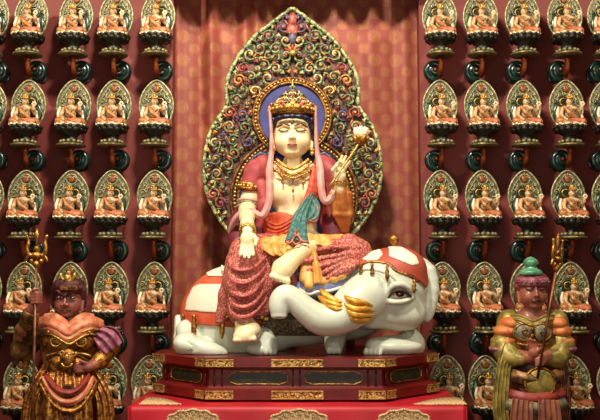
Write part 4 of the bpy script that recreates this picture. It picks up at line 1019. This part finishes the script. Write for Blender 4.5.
# ------------------------------------------------------------------ guardians
GSK = M('guardian_skin', (134, 72, 58), .45, 0, (152, 84, 66), 8, coat=.2); GSK2 = M('guardian_skin_tan', (144, 80, 60), .45, 0, (160, 92, 68), 8, coat=.2)
ARM = M('armour_gold', (176, 118, 46), .36, .7, (104, 56, 24), 26, .5, 60); ARMD = M('armour_bronze', (120, 66, 34), .4, .5, (60, 28, 20), 20, .4, 50)
GRED = M('guardian_red', (112, 30, 24), .5, .1, (146, 52, 36), 16); GDRK = M('guardian_dark', (80, 54, 28), .45, .35, (150, 104, 50), 12); SCARFO = M('scarf_peach', (216, 140, 98), .5, 0, (188, 98, 64), 14)
PLUM = M('plum_cuff', (126, 60, 82), .5, 0, (166, 100, 116), 16); GORG = M('sleeve_orange', (196, 104, 50), .5, .05, (216, 134, 74), 12); OLV = M('olive_gold', (164, 142, 66), .42, .3, (120, 104, 46), 14)
STEEL = M('blue_grey_plate', (100, 110, 104), .4, .3, (140, 128, 84), 22, .3); GHAIR = M('guardian_hair', (84, 32, 26), .6, 0, (60, 22, 20), 30, .4); JADE = M('jade', (70, 132, 96), .35, .1, (110, 170, 130), 14)
def pedestal(px, Y, wd):
    a = P(px, 400, Y); t = thing('stone_pedestal', 'x', 'pedestal', (a.x, Y, 0)); mb = MB(); mb.box((a.x, Y, .22), (wd, .30, .22), 0, bev=.03); mb.build('block', M('pedestal_stone', (70, 30, 26), .5), t)
    mb = MB(); mb.lathe([(wd*.95, .44), (wd*.98, .47), (wd*.8, .50), (wd*.7, .52)], (a.x, Y, 0), 0, 24); mb.build('cap', ARMD, t); return t
def guardian_left():
    Y = -.42; c = P; fx = P(68, 400, Y).x
    pd = pedestal(68, Y, .34); pd['label'] = 'dark stone pedestal under the left guardian, mostly below view'
    t = thing('guardian_statue', 'fierce guardian in gold armour on the left, raising one hand around a trident', 'statue', (fx, Y, .52))
    # body
    s = SDF(.009); s.ell(c(68, 345, Y), (.26, .18, .32), k=.08); s.cap([c(46, 326, Y), c(91, 326, Y)], .10, k=.06); s.cap([c(68, 330, Y), c(69, 312, Y-.04)], [.11, .09], k=.03)
    s.ell(c(68, 385, Y), (.25, .19, .25), k=.08)
    s.cap([c(45, 328, Y), c(25, 337, Y-.06), c(28, 318, Y-.20), c(36, 304, Y-.26)], [.085, .07, .055, .042], k=.03, fine=2)
    hc = c(35.5, 298, Y-.29); s.ell(hc, (.055, .04, .055), k=.02)
    for q in range(4): s.cap([hc+Vector((-.02, -.03, .04-.028*q)), hc+Vector((.03, -.055, .045-.028*q)), hc+Vector((.06, -.02, .045-.028*q))], [.016, .016, .013], k=.006)
    s.cap([hc+Vector((-.03, -.01, .05)), hc+Vector((.0, -.05, .075)), hc+Vector((.04, -.05, .085))], [.018, .016, .013], k=.006)
    s.cap([c(93, 328, Y), c(108, 345, Y-.03), c(99, 361, Y-.16), c(91, 366, Y-.24)], [.085, .072, .055, .042], k=.03, fine=2)
    hc2 = c(87, 367, Y-.27); s.ell(hc2, (.06, .04, .045), k=.02)
    for q in range(4): s.cap([hc2+Vector((-.02, -.01, .03-.022*q)), hc2+Vector((-.075, -.03, .03-.022*q)), hc2+Vector((-.125+.008*q, -.025, .022-.022*q))], [.015, .014, .011], k=.005)
    s.cap([hc2+Vector((0, -.02, .035)), hc2+Vector((-.05, -.05, .06))], [.018, .013], k=.008)
    zf = .52
    for q in (-1, 1):
        s.cap([Vector((fx+q*.12, Y, P(68, 395, Y).z)), Vector((fx+q*.15, Y-.02, zf+.45)), Vector((fx+q*.17, Y, zf+.08))], [.15, .11, .075], k=.03); s.ell((fx+q*.19, Y-.09, zf+.05), (.08, .16, .05), k=.03)
    s.grid(); s.clip_z(zf+.002); s.build('body', GSK, t, grid=False)
    # head
    hd, V, W, H = head_parts(t, 69, 299.5, Y-.08, 13.2, 18.5, GSK, .0045)
    for q in (-1, 1):
        mb = MB(); mb.tube(curve([V(q*.08, -1.05, .20), V(q*.34, -1.06, .34), V(q*.60, -.92, .46), V(q*.86, -.66, .40)]), [.012]*10+[.016]*8+[.005], n=6); mb.build('eyebrow', GHAIR, hd)
        mb = MB(); mb.ell(V(q*.42, -.87, .13), (.024, .018, .010), 0, 7); mb.ell(V(q*.40, -1.00, .13), (.010, .01, .009), 1, 6); mb.build('eye', [M('eye_white', (0,)*3), M('eye_dark', (0,)*3)], hd)
        mb = MB(); mb.ell(V(q*.16, -1.12, -.26), (.022, .022, .018), 0, 6); mb.build('nostril', GSK, hd)
    mb = MB(); mb.tube(curve([V(-.38, -.86, -.60), V(-.15, -1.0, -.53), V(.15, -1.0, -.53), V(.38, -.86, -.60)]), .0065, n=6); mb.build('mouth', MOUTHD, hd)
    # headdress
    s = SDF(.008); s.ell(c(69, 290, Y-.02), (.155, .16, .12), k=.02); s.box(c(69, 287, Y-.06), (.13, .12, .07), .05, k=.03); s.cap([c(56, 290, Y-.08), c(55, 305, Y-.02)], [.045, .035], k=.03); s.cap([c(82, 290, Y-.08), c(83, 305, Y-.02)], [.045, .035], k=.03)
    s.cap([c(58, 288, Y-.17), c(69, 287, Y-.22), c(80, 288, Y-.17)], .028, k=.02, fine=2); s.build('hair', GHAIR, t)
    mb = MB(); o = c(69, 278, Y-.09)
    mb.box(c(69, 288.5, Y-.26), (.078, .014, .016), 0, bev=.004); mb.build('brow_plate', ARM, t)
    mb = MB(); mb.lathe([(.075, -.05), (.085, -.03), (.06, 0), (.03, .03), (.035, .05), (.02, .07), (0, .085)], o, 0, 18); mb.tube([o+Vector((.065*math.cos(a), -.05, .035+.06*math.sin(a))) for a in np.linspace(PI*.95, 2.05*PI, 14)], .015, 1, 6)
    mb.ell(o+Vector((0, -.07, 0)), (.03, .02, .035), 1, 6); mb.build('crown', [ARM, GOLDB], t)
    # collar scarf
    mb = MB()
    mb.ribbon([c(46, 319, Y-.06), c(54, 319, Y-.14), c(62, 323, Y-.19), c(69, 327, Y-.21), c(76, 323, Y-.19), c(84, 319, Y-.14), c(92, 319, Y-.06)], [.05, .06, .05, .04, .05, .06, .05], .02, folds=1, amp=.006, curv=.02)
    for k, (r_, w_) in enumerate(((.0, .05), (.5, .045))):
        mb.ribbon([c(37+k*4, 325+k*2, Y-.10), c(47+k*2, 323+k*4, Y-.19), c(58, 327+k*5, Y-.25), c(69, 334+k*5, Y-.28), c(80, 327+k*5, Y-.25), c(91-k*2, 323+k*4, Y-.19), c(101-k*4, 325+k*2, Y-.10)], [.05, .065, .06, .045, .06, .065, .05], .02, folds=1, amp=.008, curv=.02)
        mb.tube(curve([c(37+k*4, 330+k*5, Y-.14), c(47+k*2, 329+k*5, Y-.235), c(58, 333+k*5, Y-.29), c(69, 339+k*5, Y-.32), c(80, 333+k*5, Y-.29), c(91-k*2, 329+k*5, Y-.235), c(101-k*4, 330+k*5, Y-.14)]), .009, 1, 6)
    mb.build('collar_scarf', [SCARFO, GOLDB], t)
    # armour
    s = SDF(.009); s.ell(c(68, 345, Y-.02), (.24, .19, .24), k=.05); s.ell(c(55, 341, Y-.14), (.12, .09, .10), k=.03); s.ell(c(82, 341, Y-.14), (.12, .09, .10), k=.03)
    s.cap([c(45, 368, Y-.13), c(68, 371, Y-.2), c(91, 368, Y-.13)], .04, k=.03, fine=2); s.ell(c(68, 364, Y-.10), (.20, .15, .12), k=.04); s.build('cuirass', ARM, t)
    mb = MB()
    for px, st, h in ((55, 0, 1), (82, PI, -1)):
        mb.tube(spiral(c(px, 341, Y-.245), .075, 1.3, st, h, 20, tail=.05), .009, 0, 5)
    mb.tube(curve([c(60, 334, Y-.23), c(64, 342, Y-.25), c(68, 346, Y-.25), c(72, 342, Y-.25), c(76, 334, Y-.23)]), .010, 0, 6); mb.tube(curve([c(46, 356, Y-.18), c(58, 353, Y-.21), c(68, 357, Y-.22), c(79, 353, Y-.21), c(91, 356, Y-.18)]), .012, 0, 6)
    mb.build('relief', GOLDB, t)
    # belt mask and buckle
    mb = MB(); o = c(68, 359, Y-.30); mb.ell(o, (.075, .05, .10), 0, 10); mb.ell(o+Vector((0, -.035, .02)), (.022, .02, .03), 1, 6)
    for q in (-1, 1): mb.tube(spiral(o+Vector((q*.05, -.02, .05)), .03, 1.1, 0, q, 12), .009, 1, 5); mb.ell(o+Vector((q*.025, -.035, .025)), .012, 1, 5)
    mb.tube([o+Vector((.045*math.cos(a), -.03, -.035+.03*math.sin(a))) for a in np.linspace(PI, 2*PI, 10)], .012, 1, 6); mb.build('belt_mask', [ARM, GOLDB], t)
    # sleeves
    s = SDF(.009); s.cap([c(46, 328, Y), c(27, 336, Y-.04)], [.105, .10], k=.03); s.cap([c(24, 330, Y-.02), c(19, 350, Y), c(14, 366, Y+.02)], [.085, .075, .02], k=.04); s.cap([c(32, 334, Y-.02), c(27, 352, Y), c(25, 372, Y)], [.07, .05, .02], k=.04)
    s.cap([c(26, 330, Y-.1), c(30, 315, Y-.21)], [.082, .075], k=.03)
    for q in range(5): s.cap([c(23+q*.8, 327-q*3.2, Y-.16-.022*q), c(30+q*.8, 329-q*3.2, Y-.20-.025*q), c(37+q*.3, 326-q*3.2, Y-.16-.022*q)], .016, k=.015, fine=2); s.build('raised_sleeve', GDRK, t)
    s = SDF(.009); s.cap([c(92, 328, Y), c(102, 338, Y-.02)], [.10, .105], k=.03); s.build('shoulder_guard', ARM, t)
    mb = MB(); mb.ribbon([c(98, 334, Y-.14), c(106, 340, Y-.17), c(113, 349, Y-.15)], [.07, .11, .10], .025, folds=3, amp=.018, nu=19); mb.ribbon([c(102, 331, Y-.10), c(112, 334, Y-.12), c(119, 343, Y-.08)], [.04, .07, .05], .02, folds=2, amp=.015); mb.build('cuff_flare', PLUM, t)
    s = SDF(.009); s.cap([c(110, 346, Y-.03), c(100, 361, Y-.15), c(94, 365, Y-.21)], [.10, .075, .055], k=.03); s.build('forearm_guard', ARM, t)
    # skirts
    s = SDF(.010); zt = P(68, 372, Y).z; zb = zf+.34
    s.cap([Vector((fx, Y, zt)), Vector((fx, Y, zt-.25)), Vector((fx, Y, zb+.10))], [.22, .30, .36], k=.05)
    for k in range(15):
        a = PI+PI*k/14; s.cap([Vector((fx+.20*math.cos(a), Y+.17*math.sin(a), zt)), Vector((fx+.30*math.cos(a), Y+.27*math.sin(a), zt-.3)), Vector((fx+.36*math.cos(a), Y+.34*math.sin(a), zb))], [.03, .045, .06], k=.04)
    s.grid(); s.clip_z(zb-.02); s.build('skirt', M('guardian_skirt', (124, 66, 34), .42, .45, (78, 30, 22), 9, .4, 40, .42, .58), t, grid=False)
    for q, (x0, x1, yt, dp) in enumerate(((47, 89, 376, 17), (44, 93, 378, 24), (41, 97, 382, 29))):
        mb = MB(); pts = []
        for i in range(11):
            u = i/10*2-1; pts.append(c((x0+x1)/2+u*(x1-x0)/2, yt+dp*(1-abs(u)**2.2), Y-.24-.20*(1-u*u)-.01*(2-q)))
        mb.ribbon(pts, [.02]+[.032]*9+[.02], .02, folds=1, amp=.006, curv=.012); mb.build('apron_sash', [GRED, SCARFO, ARM][q], t)
    for q in (-1, 1):
        mb = MB(); mb.ribbon([c(68+q*22, 370, Y-.15), c(68+q*30, 385, Y-.22), c(68+q*36, 402, Y-.26), c(68+q*38, 425, Y-.28)], [.05, .07, .08, .09], .02, folds=3, amp=.015, nu=17); mb.build('tasset', ARM, t)
    mb = MB(); mb.ribbon([c(68, 374, Y-.22), c(68, 392, Y-.33), c(68, 412, Y-.38), c(68, 436, Y-.40)], [.18, .20, .22, .22], .02, folds=5, amp=.014, curv=.04, nu=31, side=(1, 0, 0)); mb.build('apron', ARM, t)
    mb = MB(); mb.ribbon([c(68, 384, Y-.42), c(68, 402, Y-.42), c(68, 424, Y-.44), c(68, 444, Y-.44)], [.03, .06, .07, .05], .02, folds=2, amp=.012); mb.build('hanging_cord', ARMD, t)
    # trident
    tr = thing('trident', 'gilded trident with a long shaft in the raised hand of the left guardian', 'trident', c(37, 420, Y-.33)*1.0); tr.location.z = .52
    x = c(37, 240, Y-.335).x; yy = Y-.335; zt = c(37, 262, yy).z
    mb = MB(); mb.tube([(x, yy, .522), (x, yy, zt)], .014, 0, 8); mb.build('shaft', M('shaft_bronze', (128, 78, 44), .4, .5, (84, 46, 28), 12), tr)
    def trident_head(par, x, yy, z0, k, tilt=0, wx=1.0):
        R_ = Matrix.Rotation(tilt, 3, 'Y'); o = Vector((x, yy, z0)); T = lambda a, b, cc: o+R_@Vector((a*k*wx, b*k+a*k*(1-wx)*1.2, cc*k))
        mb = MB(); mb.ell(T(0, 0, .0), (.03*k, .03*k, .035*k), 0, 8); mb.ell(T(0, 0, .08), (.045*k, .03*k, .03*k), 0, 8); mb.ell(T(0, 0, .14), (.028*k, .028*k, .03*k), 0, 8)
        mb.tube([T(0, 0, .0), T(0, 0, .22), T(0, 0, .27), T(0, 0, .33)], [.014*k, .014*k, .024*k, .001], 0, 8); mb.build('centre_prong', GOLD, par)
        for q in (-1, 1):
            mb = MB(); mb.tube(curve([T(0, 0, .10), T(q*.06, 0, .08), T(q*.085, 0, .14), T(q*.075, 0, .20), T(q*.095, 0, .27)]), [.018*k]*18+[.014*k]*6+[.002], 0, 7)
            mb.tube(curve([T(q*.05, 0, .10), T(q*.085, 0, .06), T(q*.10, 0, .02)]), [.014*k]*12+[.003], 0, 6); mb.ell(T(q*.045, 0, .03), (.022*k,)*3, 0, 6); mb.build('side_prong', GOLD, par)
    trident_head(tr, x, yy, zt-.02, 1.0)
    return trident_head
trident_head = guardian_left()
def guardian_right():
    Y = -.42; c = P; fx = P(534, 400, Y).x; zf = .52
    pd = pedestal(534, Y, .32); pd['label'] = 'dark stone pedestal under the right guardian, mostly below view'
    t = thing('guardian_statue', 'guardian with green-knobbed cap and orange puffed sleeves, on the right, hands clasped', 'statue', (fx, Y, zf))
    s = SDF(.009); s.ell(c(532, 340, Y), (.23, .17, .30), k=.08); s.cap([c(512, 324, Y), c(553, 324, Y)], .11, k=.06); s.cap([c(532, 325, Y), c(533, 308, Y-.04)], [.10, .085], k=.03)
    s.ell(c(535, 380, Y), (.23, .18, .25), k=.08)
    s.cap([c(511, 326, Y), c(505, 348, Y-.03), c(522, 357, Y-.20), c(533, 356, Y-.28)], [.09, .08, .055, .042], k=.03, fine=2)
    s.cap([c(554, 326, Y), c(561, 348, Y-.03), c(549, 357, Y-.20), c(541, 358, Y-.28)], [.09, .08, .055, .042], k=.03, fine=2)
    h1 = c(534, 352, Y-.31); s.ell(h1, (.05, .035, .05), k=.02)
    for q in range(4): s.cap([h1+Vector((-.025+.02*q, -.01, .03)), h1+Vector((-.055+.02*q, -.015, .085)), h1+Vector((-.065+.022*q, -.035, .125-.006*q))], [.014, .013, .010], k=.005)
    s.cap([h1+Vector((.03, -.02, .01)), h1+Vector((.06, -.05, .045))], [.017, .013], k=.008)
    h2 = c(541, 361, Y-.31); s.ell(h2, (.05, .035, .042), k=.02)
    for q in range(4): s.cap([h2+Vector((.01, -.02, .03-.02*q)), h2+Vector((-.03, -.045, .03-.02*q)), h2+Vector((-.06, -.04, .02-.02*q))], [.014, .013, .010], k=.005)
    s.cap([h2+Vector((0, -.02, .035)), h2+Vector((-.02, -.05, .055))], [.016, .012], k=.008)
    for q in (-1, 1):
        s.cap([Vector((fx+q*.11, Y, P(68, 392, Y).z)), Vector((fx+q*.14, Y-.02, zf+.45)), Vector((fx+q*.16, Y, zf+.08))], [.14, .10, .07], k=.03); s.ell((fx+q*.18, Y-.09, zf+.05), (.075, .15, .05), k=.03)
    s.grid(); s.clip_z(zf+.002); s.build('body', GSK2, t, grid=False)
    hd, V, W, H = head_parts(t, 532.5, 291, Y-.08, 13.6, 18, GSK2, .0045)
    for q in (-1, 1):
        mb = MB(); mb.tube(curve([V(q*.10, -1.03, .28), V(q*.42, -1.0, .42), V(q*.82, -.68, .34)]), [.009]*12+[.003], n=6); mb.build('eyebrow', BROW, hd)
        mb = MB(); mb.tube(curve([V(q*.19, -.93, .13), V(q*.42, -.98, .08), V(q*.70, -.80, .13)]), .007, n=5); mb.build('eye_line', MOUTHD, hd)
    mb = MB(); mb.tube(curve([V(-.34, -.90, -.56), V(0, -1.06, -.52), V(.34, -.90, -.56)]), .009, n=6); mb.build('mouth', MOUTHD, hd)
    s = SDF(.008); s.ell(c(532.5, 284, Y-.02), (.165, .16, .13), k=.02); s.cap([c(518.5, 286, Y-.06), c(518, 300, Y)], [.04, .03], k=.03); s.cap([c(547, 286, Y-.06), c(547, 300, Y)], [.04, .03], k=.03); s.build('cap', M('cap_red', (110, 44, 32), .5, .1, (136, 62, 40), 14), t)
    mb = MB(); mb.lathe([(.145, -.04), (.155, -.02), (.155, .02), (.145, .04)], c(532.5, 282, Y-.07), 0, 30)
    for i in range(20):
        a = 2*PI*i/20; mb.ell(c(532.5, 282, Y-.07)+Vector((.157*math.cos(a), .157*math.sin(a), 0)), .012, 1, 5)
    mb.build('cap_band', [PLUM, ARM], t)
    mb = MB(); mb.lathe([(.10, -.02), (.11, 0), (.09, .03), (.05, .04), (.045, .07), (.075, .09), (.06, .12), (.03, .145), (0, .155)], c(531, 273, Y-.07), 0, 22, petal=lambda i, a: .06*math.cos(8*a)); mb.build('topknot', JADE, t)
    # collar, plates
    mb = MB()
    for k in range(2):
        mb.ribbon([c(510+k*3, 319+k*2, Y-.06), c(519+k, 320+k*3, Y-.15), c(533, 325+k*4, Y-.19), c(546-k, 320+k*3, Y-.15), c(555-k*3, 319+k*2, Y-.06)], [.04, .05, .045, .05, .04], .018, folds=2, amp=.008, curv=.012)
    mb.build('collar', OLV, t)
    s = SDF(.009); s.ell(c(532.5, 342, Y-.02), (.235, .19, .24), k=.05); s.build('cuirass', GDRK, t)
    for q in (-1, 1):
        mb = MB(); o = c(532.5+q*9, 332, Y-.19); mb.ell(o, (.10, .045, .085), 0, 10); mb.tube([o+Vector((.085*math.cos(a), -.025, .075*math.sin(a))) for a in np.linspace(0, 2*PI, 24, False)], .010, 1, 6, closed=True); mb.tube(spiral(o+Vector((0, -.045, 0)), .04, 1.2, 0, q, 14), .008, 1, 5); mb.build('breast_plate', [STEEL, ARM], t)
    mb = MB(); mb.ell(c(533, 329, Y-.24), (.018, .012, .02), 0, 6); mb.ell(c(533, 336, Y-.25), (.022, .012, .02), 0, 6); mb.tube(curve([c(516, 343, Y-.18), c(533, 346, Y-.24), c(550, 343, Y-.18)]), .013, 0, 6); mb.build('clasp', ARM, t)
    for q in (-1, 1):
        px = 532.5+q*27
        s = SDF(.008)
        for (x_, y_, rx, rz) in ((-3, 323, .095, .07), (0, 331, .115, .065), (1.5, 341, .125, .062)): s.ell(c(px+q*x_, y_, Y-.04), (rx, .135, rz), k=.012)
        for n in range(7): s.cap([c(px-9+n*3.2, 321, Y-.20), c(px-10+n*3.5, 346, Y-.21)], .014, k=.02, sub=True)
        s.build('puffed_sleeve', GORG, t)
        s = SDF(.008); s.ell(c(px+q*2.5, 348.5, Y-.05), (.135, .145, .045), k=.01)
        for n in range(6): s.cap([c(px-8+n*3.6, 345, Y-.22), c(px-9+n*4, 354, Y-.22)], .014, k=.02, sub=True)
        s.build('cuff', PLUM, t)
        s = SDF(.009); s.cap([c(px-q*4, 322, Y), c(px-q*1, 345, Y)], [.12, .12], k=.03); s.cap([c(px+q*2, 346, Y-.06), c(px-q*3, 357, Y-.14), c(532.5+q*12, 359, Y-.23)], [.125, .10, .06], k=.04); s.build('lower_sleeve', OLV, t)
    # belt plate, skirts
    s = SDF(.010); zt = P(534, 366, Y).z; zb = zf+.34
    s.cap([Vector((fx, Y, zt)), Vector((fx, Y, zt-.25)), Vector((fx, Y, zb+.10))], [.20, .27, .32], k=.05)
    for k in range(13):
        a = PI+PI*k/12; s.cap([Vector((fx+.18*math.cos(a), Y+.16*math.sin(a), zt)), Vector((fx+.27*math.cos(a), Y+.25*math.sin(a), zt-.3)), Vector((fx+.32*math.cos(a), Y+.30*math.sin(a), zb))], [.03, .04, .05], k=.04)
    s.grid(); s.clip_z(zb-.02); s.build('skirt', M('skirt_brown', (112, 52, 34), .45, .25, (72, 34, 26), 8, .3, 40), t, grid=False)
    mb = MB(); mb.ell(c(540, 383, Y-.28), (.14, .05, .14), 0, 12); mb.tube([c(540, 383, Y-.30)+Vector((.135*math.cos(a), 0, .135*math.sin(a))) for a in np.linspace(0, 2*PI, 32, False)], .012, 1, 6, closed=True); mb.build('belly_plate', [OLV, ARM], t)
    for x0, x1, y_, mt in ((510, 560, 374, GDRK), (508, 562, 394, GRED), (506, 564, 403, STEEL)):
        mb = MB(); pts = [c(x0+(x1-x0)*i/10, y_+5*(1-((i-5)/5)**2), Y-.10-.19*math.sqrt(max(0, 1-((i-5)/5.3)**2))-.0016*(y_-374)) for i in range(11)]; mb.ribbon(pts, .055, .02, folds=1, amp=.006, curv=.012); mb.build('apron_band', mt, t)
    for q, x in ((-1, 522), (1, 548)):
        mb = MB(); mb.ribbon([c(x, 400, Y-.34), c(x+q, 414, Y-.37), c(x+q*2, 440, Y-.39)], [.09, .10, .11], .02, folds=4, amp=.012, nu=19); mb.build('skirt_panel', M('panel_brown', (138, 76, 46), .5, .1, (110, 54, 36), 10), t)
    mb = MB(); mb.ribbon([c(509, 345, Y-.16), c(504, 362, Y-.20), c(501, 385, Y-.22), c(500, 410, Y-.23), c(504, 440, Y-.22)], [.05, .06, .065, .07, .06], .02, folds=4, amp=.014, nu=19); mb.build('hanging_scarf', OLV, t)
    mb = MB(); mb.ribbon([c(558, 350, Y-.14), c(563, 370, Y-.16), c(565, 400, Y-.18), c(563, 440, Y-.18)], [.04, .05, .055, .05], .02, folds=3, amp=.012, nu=15); mb.build('hanging_scarf', ARMD, t)
    tr = thing('trident', 'gilded trident leaning slightly right, grasped by the clasped hands of the right guardian', 'trident', c(541, 362, Y-.37)*1.0)
    a = c(556.5, 268, Y-.40); b = c(540, 364, Y-.36); tl = math.atan2(a.x-b.x, a.z-b.z); e = b+(b-a)*1.2
    mb = MB(); mb.tube([b+(b-a)*.15, a], .013, 0, 8); mb.build('shaft', M('shaft_bronze', (0, 0, 0)), tr); trident_head(tr, a.x, a.y, a.z, .98, tl*.45, .62)
guardian_right()
